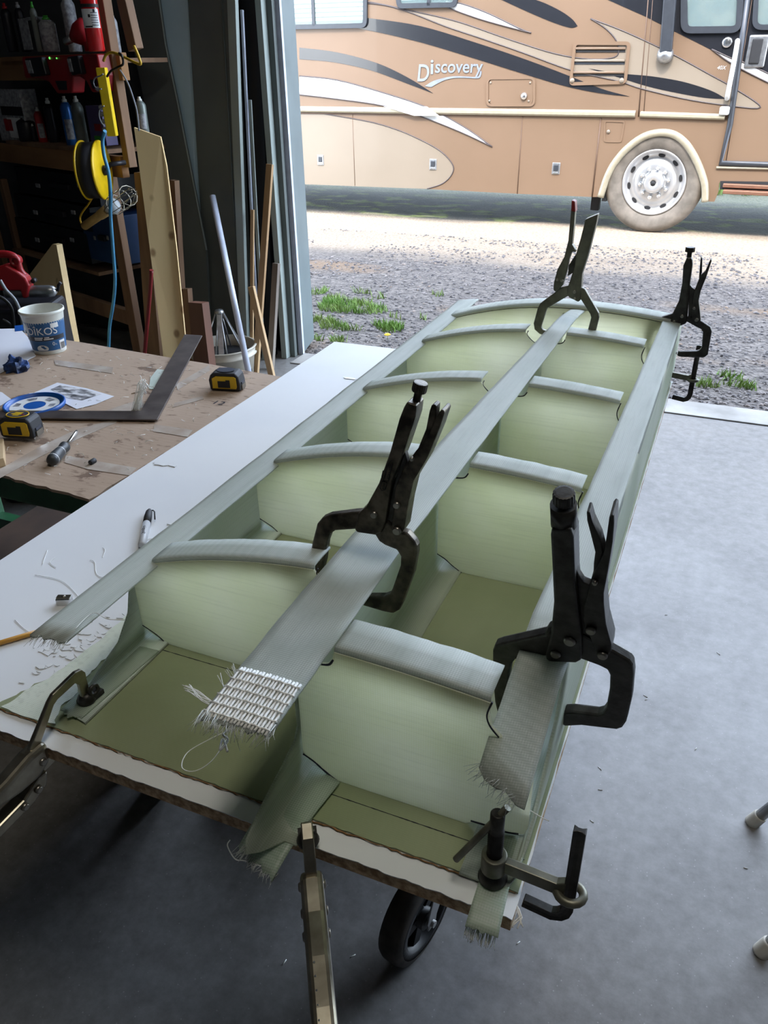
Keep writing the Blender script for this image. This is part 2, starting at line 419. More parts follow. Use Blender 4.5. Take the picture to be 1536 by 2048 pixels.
for k in range(14):
    q = k*0.449; d = Vector((math.cos(q), math.sin(q), 0)); c = p+Vector((0, 0, .035))
    mb.add([c, c+d*.02+Vector((-d.y, d.x, 0))*.005+Vector((0, 0, .006)), c+d*.023+Vector((0, 0, .004)), c+d*.02-Vector((-d.y, d.x, 0))*.005+Vector((0, 0, .006))], [(0, 1, 2, 3)])
    mb.add([c+Vector((0, 0, .004)), c+d*.012+Vector((-d.y, d.x, 0))*.004+Vector((0, 0, .012)), c+d*.012-Vector((-d.y, d.x, 0))*.004+Vector((0, 0, .012))], [(0, 1, 2)])
mb.build('bloom', 'yellow_petal', dt)
MB().tube([p, p+Vector((.003, 0, .036))], .0018, 6).build('stem', 'grass', dt)

# ================================================================== ROLLING TABLE WITH WHITE BOARD TOP
TZ = 0.89
TX0, TX1, TY0, TY1 = -0.944, -0.0705, 0.428, 1.86
tb = thing('rolling_table', 'rolling work table with a white melamine board top and black casters', 'table', (-0.5, 1.1, 0))
def ragged_board(z0, z1, inset, seedv):
    rnd = random.Random(seedv); pts = []
    def edge(a, b, n):
        for i in range(n):
            t = i/n; x = lerp(a[0], b[0], t); y = lerp(a[1], b[1], t)
            pts.append(Vector((x+rnd.uniform(-inset, inset), y+rnd.uniform(-inset, inset), z0)))
    edge((TX0, TY0), (TX1, TY0), 130); edge((TX1, TY0), (TX1, TY1), 60); edge((TX1, TY1), (TX0, TY1), 14); edge((TX0, TY1), (TX0, TY0), 14)
    return MB().prism(pts, (0, 0, z1-z0))
ragged_board(TZ-0.0012, TZ, 0.0009, 5).build('tabletop', 'melamine', tb)
core = MB().span((TX0+.001, TY0+.001, TZ-0.018), (TX1-.001, TY1-.001, TZ-0.0013))
core.build('board_core', 'particle', tb, label='brown particle board core with ragged cut edge')
MAT['frame_black'] = M('black_frame', S(30, 30, 32), 0.5, 0.3)
fr = MB()
fr.span((-.86, .78, .832), (-.28, .82, .8715)); fr.span((-.86, 1.5, .832), (-.28, 1.54, .8715)); fr.span((-.86, .82, .832), (-.82, 1.5, .8715)); fr.span((-.32, .82, .832), (-.28, 1.5, .8715))
fr.build('under_frame', 'frame_black', tb)
CAST = [(-.318, .945), (-.80, 1.16), (-.325, 1.5), (-.80, 1.5)]
for cx, cy in CAST:
    MB().span((cx-.02, cy-.02, .255), (cx+.02, cy+.02, .832)).build('leg', 'frame_black', tb, bevel=.002)
MAT['tyre_rubber'] = M('caster_rubber', S(70, 64, 58), 0.75, col2=S(48, 44, 40), scale=30)
MAT['caster_hub'] = M('caster_core', S(22, 24, 26), 0.5)
MAT['zinc'] = M('zinc_plate', S(150, 150, 150), 0.45, 0.4)
def caster(cx, cy, yawdeg, wheel_off):
    a = math.radians(yawdeg); d = Vector((math.cos(a), math.sin(a), 0)); ax = Vector((-d.y, d.x, 0))
    wc = Vector((cx, cy, .1)) + d*wheel_off
    fork = MB()
    fork.box((cx, cy, .252), (.09, .09, .008))
    fork.lathe((cx, cy, .222), (0, 0, 1), [(.03, 0), (.034, .014), (.03, .026)], 20)
    for s in (-1, 1):
        top = Vector((cx, cy, .225)) + ax*(s*.032)
        bot = wc + ax*(s*.032)
        fork.prism([top-d*.03, top+d*.03, bot+d*.016+Vector((0, 0, .01)), bot+d*.012-Vector((0, 0, .014)), bot-d*.012-Vector((0, 0, .014)), bot-d*.016+Vector((0, 0, .01))], ax*(s*.004))
    fork.box(Vector((cx, cy, .223)), (.06, .066, .005), (d, ax, Vector((0, 0, 1))))
    fk = fork.build('caster_fork', 'zinc', tb, bevel=.0015)
    MB().lathe(wc-ax*.025, ax, [(.082, 0), (.096, .003), (.1, .012), (.1, .038), (.096, .047), (.082, .05)], 40, caps=False).build('caster_tyre', 'tyre_rubber', fk)
    hub = MB()
    hub.lathe(wc-ax*.026, ax, [(.022, 0), (.022, .052)], 20)
    ring = [(.083, .002), (.083, .05), (.066, .05), (.066, .002), (.083, .002)]
    hub.lathe(wc-ax*.026, ax, ring, 40, caps=False)
    for k in range(5):
        q = k*2*math.pi/5; r = d*math.cos(q)+Vector((0, 0, 1))*math.sin(q); t = ax.cross(r)
        hub.box(wc+r*.044, (.05, .026, .022), (r, ax, t))
    hub.build('caster_hub', 'caster_hub', fk)
    MB().cyl(wc-ax*.042, wc+ax*.042, .0075, 12).build('axle_bolt', 'zinc', fk)
caster(-.318, .945, 256, .055)
for (cx, cy), yv in zip(CAST[1:], (200, 250, 215)): caster(cx, cy, yv, .035)

# ================================================================== FIBREGLASS FRAME (ribs and spars laid out on the board)
fg = thing('fiberglass_frame', 'pale green fiberglass frame of ribs and long spars lying on the white board', 'boat part', (-0.35, 1.1, TZ))
Z0 = TZ+.0005
# bottom skin
rnd = random.Random(11)
def jag(a, b, n, amp):
    return [Vector((lerp(a[0], b[0], i/n)+rnd.uniform(-amp, amp), lerp(a[1], b[1], i/n)+rnd.uniform(-amp, amp), Z0)) for i in range(n)]
sk = jag((-.700, .4535), (-.072, .4535), 90, .0008) + jag((-.072, .4535), (-.072, 1.845), 8, .0003) + jag((-.072, 1.845), (-.62, 1.845), 8, .0004) + jag((-.62, 1.845), (-.62, .66), 8, .0004) + jag((-.62, .66), (-.700, .4535), 26, .003)
MB().prism(sk, (0, 0, .0022)).build('bottom_skin', 'skin', fg, label='flat olive green fiberglass bottom skin')
MAT['brownline'] = MAT['dirty_edge']
ep = [Vector((lerp(-.700, -.074, i/120), .4522+rnd.uniform(-.0012, .0012), Z0+.0012)) for i in range(121)]
MB().tube(ep, [rnd.uniform(.0003, .0010) for _ in ep], 5).build('skin_cut_edge', 'dirty_edge', fg, label='rough brown sawn edge of the bottom skin')
flash_px = [(2, 1415), (40, 1390), (95, 1357), (150, 1320), (205, 1275), (262, 1222), (277, 1262), (262, 1282), (235, 1298), (205, 1322), (180, 1348), (160, 1370), (150, 1392), (120, 1415), (110, 1448), (60, 1437)]
fpts = []
for i in range(len(flash_px)):
    a, b = flash_px[i], flash_px[(i+1) % len(flash_px)]
    for k in range(5):
        t = k/5; p = onz((lerp(a[0], b[0], t), lerp(a[1], b[1], t)), Z0+.003); fpts.append(Vector((p.x+rnd.uniform(-.002, .002), p.y+rnd.uniform(-.001, .001), Z0+.0024)))
MB().prism(fpts, (0, 0, .0012)).build('resin_flash', 'flash', fg, label='frosted pale green ragged resin edge')

def ZT(x):                                                     # height of the cambered top line across the frame
    t = (x+.30)
    return 1.071 - (0.62*t*t if t < 0 else .30*t*t)
XL, XM, XR = -.6165, -.3195, -.0745
def strip(prof, y0s, y1, ny, name, mat, parent, thick=.0028, wob=0.0, **kw):
    """sheet swept along the length from a cross profile (x,z); every profile point has its own front end"""
    rows = []
    for j in range(ny+1):
        t = j/ny; row = []
        for (x, z), y0 in zip(prof, y0s):
            y = lerp(y0, y1, t); w = wob*noise.noise((x*9, y*6, z*9))
            row.append(Vector((x+w, y, z+w*.5)))
        rows.append(row)
    return MB().grid(rows).build(name, mat, parent, solid=thick, **kw)
def fillet(prof, y0):
    return prof, y0
# left spar
pl = [(XL, 1.012), (XL, .98), (XL, .945), (XL, .918), (XL+.002, .906), (XL+.007, .898), (XL+.015, .8945), (XL+.026, .8942), (XL+.039, .8940)]
left = strip(pl, [.621, .618, .606, .580, .535, .50, .48, .474, .470], 1.885, 40, 'left_spar', 'web', fg, wob=.0012)
strip([(XL+.001, .909), (XL+.006, .900), (XL+.014, .8967), (XL+.026, .8962), (XL+.0385, .8958)], [.55, .51, .478, .472, .470], 1.86, 20, 'bottom_flange', 'angle', left, .0016, label='teal tinted lower flange')
# middle spar
pm = [(XM, 1.052), (XM, 1.0), (XM, .955), (XM, .942), (XM, .932), (XM, .922), (XM+.001, .912), (XM+.005, .902), (XM+.013, .8955), (XM+.028, .8943), (XM+.0405, .8941)]
mid = strip(pm, [.507, .507, .506, .498, .468, .430, .398, .388, .40, .42, .42], 1.87, 40, 'middle_spar', 'web', fg, wob=.001)
# right spar
pr = [(XR, 1.048), (XR, 1.0), (XR, .98), (XR, .96), (XR, .94), (XR, .925), (XR, .912), (XR-.002, .903), (XR-.007, .8965), (XR-.015, .8946), (XR-.030, .8943), (XR-.052, .8941)]
right = strip(pr, [.60, .59, .58, .555, .53, .512, .49, .468, .455, .45, .45, .45], 1.885, 40, 'right_spar', 'web', fg, wob=.0008)
strip([(XR-.001, .907), (XR-.006, .8985), (XR-.014, .8968), (XR-.03, .8962), (XR-.0515, .8958)], [.46, .452, .45, .45, .45], 1.85, 14, 'bottom_flange', 'angle', right, .0016, label='teal tinted lower flange')

def flange(name, parent, y0, y1, xl, xr, zf, arch, ny=60, nx=7, thick=.003, ragged=.006, mat='flange', **kw):
    rows = []
    for j in range(ny+1):
        t = j/ny; row = []
        for i in range(nx+1):
            s = i/nx; y = lerp(y0(s) if callable(y0) else y0, y1(s) if callable(y1) else y1, t)
            if j == 0: y += random.uniform(-ragged, ragged*.4)
            if j == ny: y += random.uniform(-ragged*.3, ragged*.4)
            x = lerp(xl(y), xr(y), s); z = zf(y, s) + arch*(1-(2*s-1)**2)
            z += .0009*noise.noise((x*20, y*14, 0))
            if i in (0, nx): x += .0009*noise.noise((x*30, y*40, 5))
            row.append(Vector((x, y, z)))
        rows.append(row)
    return MB().grid(rows).build(name, mat, parent, solid=thick, **kw)
# top flanges
lf = flange('top_flange', left, lambda s: lerp(.463, .470, s), lambda s: lerp(1.905, 1.945, s), lambda y: -.612, lambda y: -.571, lambda y, s: 1.0185-.003*s, .001)
mf_z = lambda y, s: 1.0705 - max(0, .70-y)*.045 - max(0, y-1.66)*.10
mf = flange('top_flange', mid, lambda s: lerp(.392, .402, s), lambda s: 1.80, lambda y: lerp(-.3465, -.306, max(0, (y-.55))/1.2), lambda y: lerp(-.2795, -.274, (y-.4)/1.35), mf_z, .0012)
def rf_z(y, s): return lerp(1.052, 1.050, s) - max(0, .66-y)**1.3*.42*(1.0-.25*s)
def rf_l(y): return lerp(-.121, -.108, (y-.45)/1.35)
rfl = flange('top_flange', right, lambda s: lerp(.478, .448, s), lambda s: 1.775, rf_l, lambda y: -.0735 + (.002 if y > .6 else 0), rf_z, .0006)
# rounded bend joining right flange to its web
bd = []
for j in range(41):
    y = lerp(.655, 1.775, j/40); bd.append([Vector((XR+.001-.001+dx, y, 1.0505+dz)) for dx, dz in ((-.004, 0), (-.0015, -.0008), (0.0004, -.003), (.0006, -.007), (.0004, -.03))])
MB().grid(bd).build('flange_bend', 'flange', right, solid=.002)
# woven glass tab ends that hang over the front edge of the board
def drape(name, parent, front, back, z_edge, sag, nx=8, ny=14, mat='tab', amp=.004, **kw):
    (fl, fr_), (bl, br) = front, back; rows = []
    for j in range(ny+1):
        t = j/ny; row = []
        for i in range(nx+1):
            s = i/nx; a = Vector(bl).lerp(Vector(br), s); b = Vector(fl).lerp(Vector(fr_), s)
            p = a.lerp(b, t); p.z = z_edge - sag*max(0, t-.45)**1.6/.38
            if j == ny: p.y += random.uniform(-amp, amp)
            row.append(p)
        rows.append(row)
    return MB().grid(rows).build(name, mat, parent, solid=.0016, **kw)
zt = .8965
def at(px, z): q = onz(px, z); return (q.x, q.y, z)
drape('lower_tab', mid, (at((474, 1692), .885), at((548, 1757), .880)), (at((603, 1508), .905), at((680, 1566), zt)), zt+.001, .016, amp=.005, label='teal tinted lower flange with frayed end hanging over the board edge')
drape('lower_tab', right, (at((929, 1858), .885), at((995, 1886), .88)), (at((990, 1672), zt), at((1043, 1675), zt)), zt+.001, .010, amp=.003, label='lower flange with frayed cloth end past the board edge')
drape('lower_tab', left, (at((118, 1425), zt), at((160, 1442), zt)), (at((258, 1290), zt), at((318, 1303), zt)), zt+.0012, .0, amp=.004, label='lower flange end with lumpy resin')

# dry frayed cloth on the flange ends, with loose strands
def fray(parent, pts_a, pts_b, n, length, spread, down, name='frayed_end', rad=.00035, mat='fray'):
    mb = MB(); a, b = Vector(pts_a), Vector(pts_b); axis = (b-a).normalized(); out = Vector((0, -1, 0)); out = (out - axis*out.dot(axis)).normalized()
    for i in range(n):
        s = random.random(); p = a.lerp(b, s)+Vector((0, 0, random.uniform(-.0015, .0015))); L = length*random.uniform(.4, 1.2)
        d = out + axis*random.uniform(-spread, spread) + Vector((0, 0, random.uniform(-down, down*.3)))
        q = p+d*L*.5; r = q + (d+Vector((random.uniform(-.7, .7)*spread, 0, -random.random()*down)))*L*.5
        mb.tube([p-out*.006, q, r], [rad, rad*.9, rad*.5], 4)
    return mb.build(name, mat, parent)
fray(mf, (-.346, .394, 1.060), (-.279, .404, 1.058), 120, .014, .6, .5)
fray(mf, (-.349, .43, 1.066), (-.346, .455, 1.062), 10, .05, .5, .1)
fray(lf, (-.612, .466, 1.018), (-.571, .473, 1.016), 60, .016, .25, .25)
fray(rfl, (-.121, .482, rf_z(.48, 0)), (-.076, .452, rf_z(.45, 1)), 60, .012, .8, .8)
q1, q2 = onz((474, 1692), .885), onz((548, 1757), .88)
fray(mid, q1, q2, 60, .008, .8, .4, name='frayed_tab_end')
q1, q2 = onz((929, 1858), .88), onz((993, 1884), .875)
fray(right, q1, q2, 50, .007, .3, .5, name='frayed_tab_end')
# weave lines of dry cloth on the middle flange end: rovings laid crossways and lengthways
mb = MB()
for i in range(19):
    s = (i+.5)/19
    mb.tube([Vector((lerp(-.345, -.281, s), y, mf_z(y, s)+.0022+.0012*(1-(2*s-1)**2)+.0005*(1 if (k+i) % 2 else -1))) for k, y in enumerate([.396+.0105*m for m in range(7)])], [.0013]*7, 5)
for k in range(6):
    y = .401+.0105*k
    mb.tube([Vector((lerp(-.346, -.280, i/13), y+.001*noise.noise((i, k, 3)), mf_z(y, i/13)+.0033+.0012*(1-(2*i/13-1)**2)+.0005*(1 if (k+i) % 2 == 0 else -1))) for i in range(14)], .0010, 4)
mb.build('woven_roving_end', 'strand', mf, label='bright dry woven roving at the flange tip', kind='stuff')
# long loose strands
ls = MB()
def pxz(l, z): return [onz(p, z) for p in l]
ls.tube(smooth_path(pxz([(470, 1455), (420, 1478), (375, 1505), (364, 1535), (390, 1542), (425, 1520), (455, 1475)], .98)), .0005, 4)
ls.tube(smooth_path(pxz([(470, 1447), (447, 1468), (456, 1480), (440, 1500), (446, 1478), (455, 1503)], 1.03)), .0011, 5)
ls.tube(smooth_path(pxz([(150, 1258), (185, 1226), (215, 1238), (250, 1240)], 1.02)), .0005, 4)
ls.tube(smooth_path(pxz([(1035, 1560), (1045, 1595), (1047, 1602)], 1.0)), .0005, 4)
ls.tube(smooth_path(pxz([(1010, 1570), (1040, 1605), (1075, 1630), (1098, 1642)], .93)), .0006, 4)
ls.tube(smooth_path(pxz([(460, 1680), (455, 1692), (470, 1718), (490, 1722), (530, 1735)], .88)), .0006, 5)
ls.tube(smooth_path(pxz([(1000, 1520), (965, 1527), (975, 1533)], 1.0)), .0009, 5)
for k in range(9):
    a = random.uniform(0, 1); ls.tube(pxz([(1020+20*a, 1790+30*a), (1025+22*a, 1812+26*a), (1015+35*random.random(), 1848+10*random.random())], .872), .0006, 4)
for k in range(8):
    ls.tube(smooth_path(pxz([(430+random.uniform(-4, 8), 1410+random.uniform(-6, 8)), (400, 1392+random.uniform(-8, 8)), (372+random.uniform(-8, 12), 1372+random.uniform(-4, 14))], 1.045)), .0005, 4)
ls.build('loose_strands', 'strand', fg, label='loose white glass strands hanging from the cut ends', kind='stuff')

# ribs
def rib(Y, bay, depth=.042, name='rib', bend_y=0.0, front=True):
    if bay == 'L':
        x0, x1 = XL+.002, XM-.004
        low = [(x0, .914), (x0+.004, .909), (x0+.034, .8935)] + [(lerp(x0+.034, x1-.04, t), .8930) for t in (.25, .5, .75, 1)] + [(x1-.02, .900), (x1, .914)]
        xa, xb = x0+.034, x1-.032
        up = [(x1, 1.040), (x1-.014, 1.044), (x1-.024, 1.052)]
        tops = [(lerp(xb, xa, t/12), ZT(lerp(xb, xa, t/12))-.006) for t in range(13)]
        end = [(x0+.022, 1.004), (x0+.008, .990), (x0, .985)]
    else:
        x0, x1 = XM+.0035, XR-.0035
        low = [(x0, .917), (x0+.012, .911), (x0+.024, .902), (x0+.038, .8932)] + [(lerp(x0+.04, x1-.06, t), .8930) for t in (.25, .5, .75, 1)] + [(x1-.05, .9), (x1-.012, .9), (x1-.003, .905), (x1, .914)]
        xa, xb = x0+.043, x1-.044
        up = [(x1, 1.012), (x1-.03, 1.018), (x1-.041, 1.028), (x1-.044, 1.042)]
        tops = [(lerp(xb, xa, t/12), ZT(lerp(xb, xa, t/12))-.006) for t in range(13)]
        end = [(x0+.040, 1.052), (x0+.034, 1.048), (x0, 1.046)]
    outline = low+up+tops+end
    r = MB().prism([Vector((x, Y, z)) for x, z in outline], (0, .0026, 0)).build(name, 'rib', fg)
    rows = []
    for i in range(25):
        x = lerp(xa, xb, i/24); z = ZT(x); row = []
        jit = .0016*noise.noise((x*60, Y*7, 1))
        for dy, dz in ((.0012, -.0075), (.0013, -.0042), (.0022, -.0016), (.0042, -.0004), (.010, 0), (.026, .0002), (depth+jit, .0)):
            row.append(Vector((x, Y+dy, z+dz)))
        rows.append(row)
    MB().grid(rows).build('rib_flange', 'flange', r, solid=.0024, soff=1)
    return r, (x0, x1, xa, xb, Y)
def ink(r, pts, Y, rad=.0011, mat='ink', name='marker_line'):
    mb = MB(); path = smooth_path([Vector((x, Y-.0006, z)) for x, z in pts], 5)
    mb.tube(path, [rad*(.55+.6*abs(noise.noise((p.x*90, p.z*90, Y)))) for p in path], 5); mb.build(name, mat, r)
RIBS = []
for Y in (.624, .919, 1.247, 1.556):
    r, g = rib(Y, 'L'); x0, x1, xa, xb, _ = g
    ink(r, [(x0, .985), (x0+.012, .9895), (x0+.024, 1.002), (x0+.031, 1.017)], Y, mat='ink' if Y < .7 else ('blue_ink' if Y < 1.3 else 'ink'), rad=.0011 if Y < .7 else .0016)
    ink(r, [(x0, .914), (x0+.014, .9075), (x0+.024, .902), (x0+.034, .8935)], Y)
    ink(r, [(x1, 1.040), (x1-.012, 1.0445), (x1-.022, 1.052), (x1-.028, 1.060), (x1-.026, 1.067)], Y)
for Y in (.506, .921, 1.247, 1.556):
    r, g = rib(Y, 'R', .047 if Y < .6 else .042); x0, x1, xa, xb, _ = g
    ink(r, [(x0, .917), (x0+.012, .911), (x0+.024, .902), (x0+.038, .8932)], Y, .0014 if Y < .6 else .001)
    ink(r, [(x0, 1.046), (x0+.02, 1.046), (x0+.036, 1.0485), (x0+.042, 1.056)], Y, .0016)
    ink(r, [(xb+.002, 1.058), (x1-.046, 1.042), (x1-.043, 1.030), (x1-.034, 1.019)], Y, .0013)
    if Y < .6: ink(r, [(x1-.055, .8995), (x1-.035, .9005), (x1-.02, .900), (x1-.008, .903)], Y, .0013)
# end rib, its flange turned outward
YE = 1.765
x0, x1 = XL+.004, XR-.003
out = [(x0, .90), (x0+.03, .893), (x1-.03, .893), (x1, .90), (x1, ZT(x1)-.012)] + [(lerp(x1-.02, x0+.02, t/16), ZT(lerp(x1-.02, x0+.02, t/16))-.006) for t in range(17)] + [(x0, 1.0)]
re_ = MB().prism([Vector((x, YE, z)) for x, z in out], (0, .0026, 0)).build('end_rib', 'rib', fg, label='outermost rib closing the far end')
rows = []
for i in range(33):
    x = lerp(x0+.02, x1-.015, i/32); z = ZT(x)
    rows.append([Vector((x, YE+dy, z+dz)) for dy, dz in ((.0012, -.009), (.002, -.004), (.006, -.0008), (.014, 0), (.05+.001*noise.noise((x*50, 0, 0)), .0))])
MB().grid(rows).build('rib_flange', 'flange', re_, solid=.0024, soff=1)
MB().tube(smooth_path([Vector((lerp(x0+.03, x1-.02, i/20), YE-.0005, ZT(lerp(x0+.03, x1-.02, i/20))-.0085)) for i in range(21)], 2), .0006, 4).build('marker_line', 'ink', re_)
# pencil layout lines drawn on the skin a little in front of the ribs
for (ax, bx, Y) in ((-.578, -.325, .612), (-.276, -.075, .488)):
    pts = [Vector((lerp(ax, bx, i/60), Y+.0003*noise.noise((i, 0, 0)), Z0+.0024)) for i in range(61)]
    MB().tube(pts, [.0003+.0004*random.random() for _ in pts], 4).build('layout_line', 'ink', fg)

# ================================================================== LOCKING C-CLAMPS (four), each traced in its own upright plane
LEAN = [0.0, 1.05]                                             # how far a clamp leans toward the viewer, and the height where it stands at Y
def cpl(p, Y):
    n = Vector((0, 1, LEAN[0])).normalized(); return onp(p, Vector((0, Y, LEAN[1])), n)
def cnv(): return Vector((0, 1, LEAN[0])).normalized()
def plate(px, Y, t, mid=0.0):
    n = cnv(); return MB().prism([cpl(p, Y) - n*(t/2) for p in px], n*t)
def disc(px, Y, r, t, front):
    c = cpl(px, Y); return MB().lathe(c-cnv()*front, -cnv(), [(r, 0), (r, t*.5), (r*.75, t)], 16)
def knob(root, px_top, px_base, rpx, Y, mats, thread=True):
    top, base = cpl(px_top, Y), cpl(px_base, Y); ax = (top-base); L = ax.length
    rad = rpx*(ray(px_top).dot(FWD)*((Y)/ray(px_top).y))/FPX
    prof = [(rad*.5, 0)]; k = 0
    for i in range(9):
        h = L*(.02+.058*i); prof += [(rad*.44, h), (rad*.56, h+L*.028)]
    prof += [(rad*.5, L*.56)]
    sc = MB().lathe(base, ax, prof, 16).build('adjusting_screw', mats[0], root)
    kp = [(rad*.6, L*.54), (rad*.96, L*.57), (rad, L*.62), (rad*1.0, L*.93), (rad*.94, L*.99), (rad*.7, L*1.0)]
    kn = MB().lathe(base, ax, kp, 36)
    n = 36
    for v_i in range(n, 5*n):                                   # knurling
        j = v_i % n; c = base + ax.normalized()*((kn.v[v_i]-base).dot(ax.normalized())); d = kn.v[v_i]-c
        kn.v[v_i] = c + d*(1.0 if j % 2 else .94)
    kn.build('knurled_knob', mats[1], sc, label='round knurled adjusting knob', smooth=False)
def c_clamp(label, Y, d, steel='steel_dark', lean=0.0):
    LEAN[0] = lean
    base = cpl(d['tip'], Y)
    root = thing('locking_clamp', label, 'clamp', base, group=None)
    k = d.get('scale', 1.0)
    plate(d['jaw'], Y, .012*k).build('fixed_jaw', steel, root, bevel=.0025*k)
    plate(d['jaw2'], Y, .012*k).build('moving_jaw', steel, root, bevel=.0025*k)
    h = plate(d['handle'], Y, .022*k).build('handle', steel, root, bevel=.005*k, seg=3)
    lv = plate(d['lever'], Y, .020*k).build('lever', steel, root, bevel=.0035*k, seg=3)
    if 'release' in d: plate(d['release'], Y, .012*k).build('release_lever', steel, root, bevel=.002*k)
    if 'link' in d: plate(d['link'], Y, .008*k).build('toggle_link', 'steel_black', root, bevel=.001)
    for (px, rr) in d['rivets']:
        disc(px, Y, rr, .004*k, .0105*k).build('rivet', 'rivet', root)
    if 'knob' in d: knob(root, *d['knob'], Y, (steel, steel))
    if 'collar' in d:
        a, b, rr = d['collar']; MB().cyl(cpl(a, Y), cpl(b, Y), rr, 20).build('collar', steel, root)
    if 'spring' in d:
        a, b = cpl(d['spring'][0], Y), cpl(d['spring'][1], Y); pts = []
        for i in range(60):
            t = i/59; q = t*2*math.pi*10; pts.append(a.lerp(b, t)+Vector((math.cos(q)*.002, math.sin(q)*.002, 0)))
        MB().tube(pts, .0006, 4).build('spring', 'chrome', root)
    return root
NR = dict(tip=(1128, 1430),
  handle=[(1109, 1040), (1107, 1052), (1110, 1114), (1113, 1187), (1107, 1250), (1096, 1292), (1097, 1301), (1104, 1306), (1157, 1308), (1166, 1303), (1169, 1294), (1168, 1255), (1161, 1196), (1155, 1141), (1153, 1059), (1147, 1040)],
  jaw=[(1108, 1246), (1098, 1250), (1092, 1260), (1004, 1280), (993, 1284), (988, 1294), (988, 1349), (992, 1395), (1000, 1430), (1015, 1445), (1076, 1445), (1078, 1425), (1030, 1420), (1018, 1400), (1022, 1340), (1026, 1320), (1034, 1310), (1096, 1303), (1120, 1300)],
  jaw2=[(1140, 1300), (1159, 1307), (1200, 1322), (1216, 1330), (1222, 1342), (1221, 1370), (1214, 1408), (1207, 1418), (1197, 1421), (1148, 1415), (1131, 1416), (1124, 1422), (1123, 1434), (1130, 1444), (1166, 1442), (1200, 1446), (1236, 1450), (1247, 1446), (1254, 1436), (1258, 1422), (1266, 1387), (1270, 1340), (1268, 1322), (1262, 1313), (1254, 1308), (1226, 1292), (1205, 1280), (1170, 1260), (1150, 1262)],
  lever=[(1228, 1012), (1233, 1016), (1233, 1032), (1230, 1068), (1221, 1123), (1212, 1170), (1212, 1190), (1216, 1232), (1227, 1273), (1226, 1287), (1221, 1294), (1212, 1298), (1198, 1294), (1187, 1264), (1171, 1223), (1172, 1200), (1181, 1164), (1187, 1141), (1200, 1114), (1212, 1091), (1218, 1054), (1223, 1018)],
  release=[(1176, 1013), (1182, 1014), (1188, 1036), (1203, 1068), (1210, 1095), (1201, 1123), (1189, 1144), (1190, 1118), (1193, 1095), (1184, 1059), (1177, 1032)],
  link=[(1153, 1130), (1160, 1146), (1168, 1158), (1182, 1164), (1180, 1200), (1200, 1285), (1160, 1295), (1160, 1215)],
  rivets=[((1145, 1262), .0058), ((1117, 1288), .0050), ((1187, 1240), .0048), ((1210, 1290), .0048), ((1196, 1143), .0022)],
  knob=((1128, 984), (1127, 1030), 20.5), collar=((1127, 1008), (1128, 1048), .0105), spring=((1160, 1215), (1166, 1260)))
c_clamp('black locking clamp upright at the near end of the right spar, round knob on top', .605, NR, 'steel_black', .3)
NMc = dict(tip=(720, 1195),
  handle=[(822, 796), (815, 808), (806, 831), (788, 895), (765, 959), (740, 1004), (724, 1019), (717, 1050), (722, 1056), (758, 1061), (770, 1056), (775, 1045), (779, 1032), (792, 954), (817, 890), (838, 827), (841, 803)],
  jaw=[(740, 1006), (724, 1019), (710, 1020), (662, 1026), (648, 1032), (638, 1044), (628, 1083), (622, 1130), (628, 1155), (645, 1175), (712, 1182), (714, 1166), (665, 1160), (647, 1142), (653, 1118), (658, 1080), (664, 1064), (674, 1057), (717, 1054), (750, 1056)],
  jaw2=[(765, 1040), (752, 1062), (762, 1078), (774, 1086), (797, 1095), (805, 1108), (804, 1127), (788, 1173), (782, 1184), (770, 1189), (733, 1189), (722, 1191), (718, 1203), (770, 1218), (790, 1222), (802, 1215), (808, 1203), (830, 1143), (837, 1104), (837, 1088), (832, 1078), (818, 1062), (792, 1054), (782, 1035)],
  lever=[(893, 812), (896, 818), (886, 849), (861, 909), (834, 954), (824, 995), (815, 1050), (808, 1061), (797, 1059), (790, 1045), (795, 1009), (797, 968), (815, 927), (838, 895), (861, 868), (879, 827), (888, 813)],
  release=[(872, 804), (877, 808), (875, 836), (861, 868), (845, 890), (840, 893), (856, 854), (863, 818), (867, 807)],
  link=[(812, 900), (818, 922), (802, 960), (796, 985), (790, 1030), (778, 1060), (775, 1035), (790, 965)],
  rivets=[((757, 1019), .0042), ((802, 1000), .004), ((802, 1051), .0048), ((833, 908), .0022)],
  knob=((842, 765), (832, 806), 15.5), spring=((790, 985), (786, 1010)))
nm = c_clamp('worn dark locking clamp gripping the near middle of the centre spar, screw knob on top', .663, NMc, 'steel_dark')
LEAN[0] = 0.0
fr_n = lambda p: cpl(p, .663) - cnv()*.0113
eg = MB()
for q in ([(774, 952), (780, 935), (785, 918), (792, 912), (794, 918), (789, 936), (785, 953), (774, 952)], [(768, 965), (773, 953), (783, 956), (779, 970), (772, 972), (768, 965)], [(772, 944), (775, 932), (781, 934), (777, 948), (772, 944)]):
    eg.tube([fr_n(p) for p in q], .0005, 4)
eg.build('engraved_outline', 'frame_black', nm)
for body, quad in (('Vise', ((772, 969), (776, 956), (778, 971))), ('Grip', ((781, 947), (788, 920), (787, 949)))):
    vs, fs = fit_text(body, quad, fr_n); MB().add([v - cnv()*.0002 for v in vs], fs).build('engraved_lettering', 'frame_black', nm)
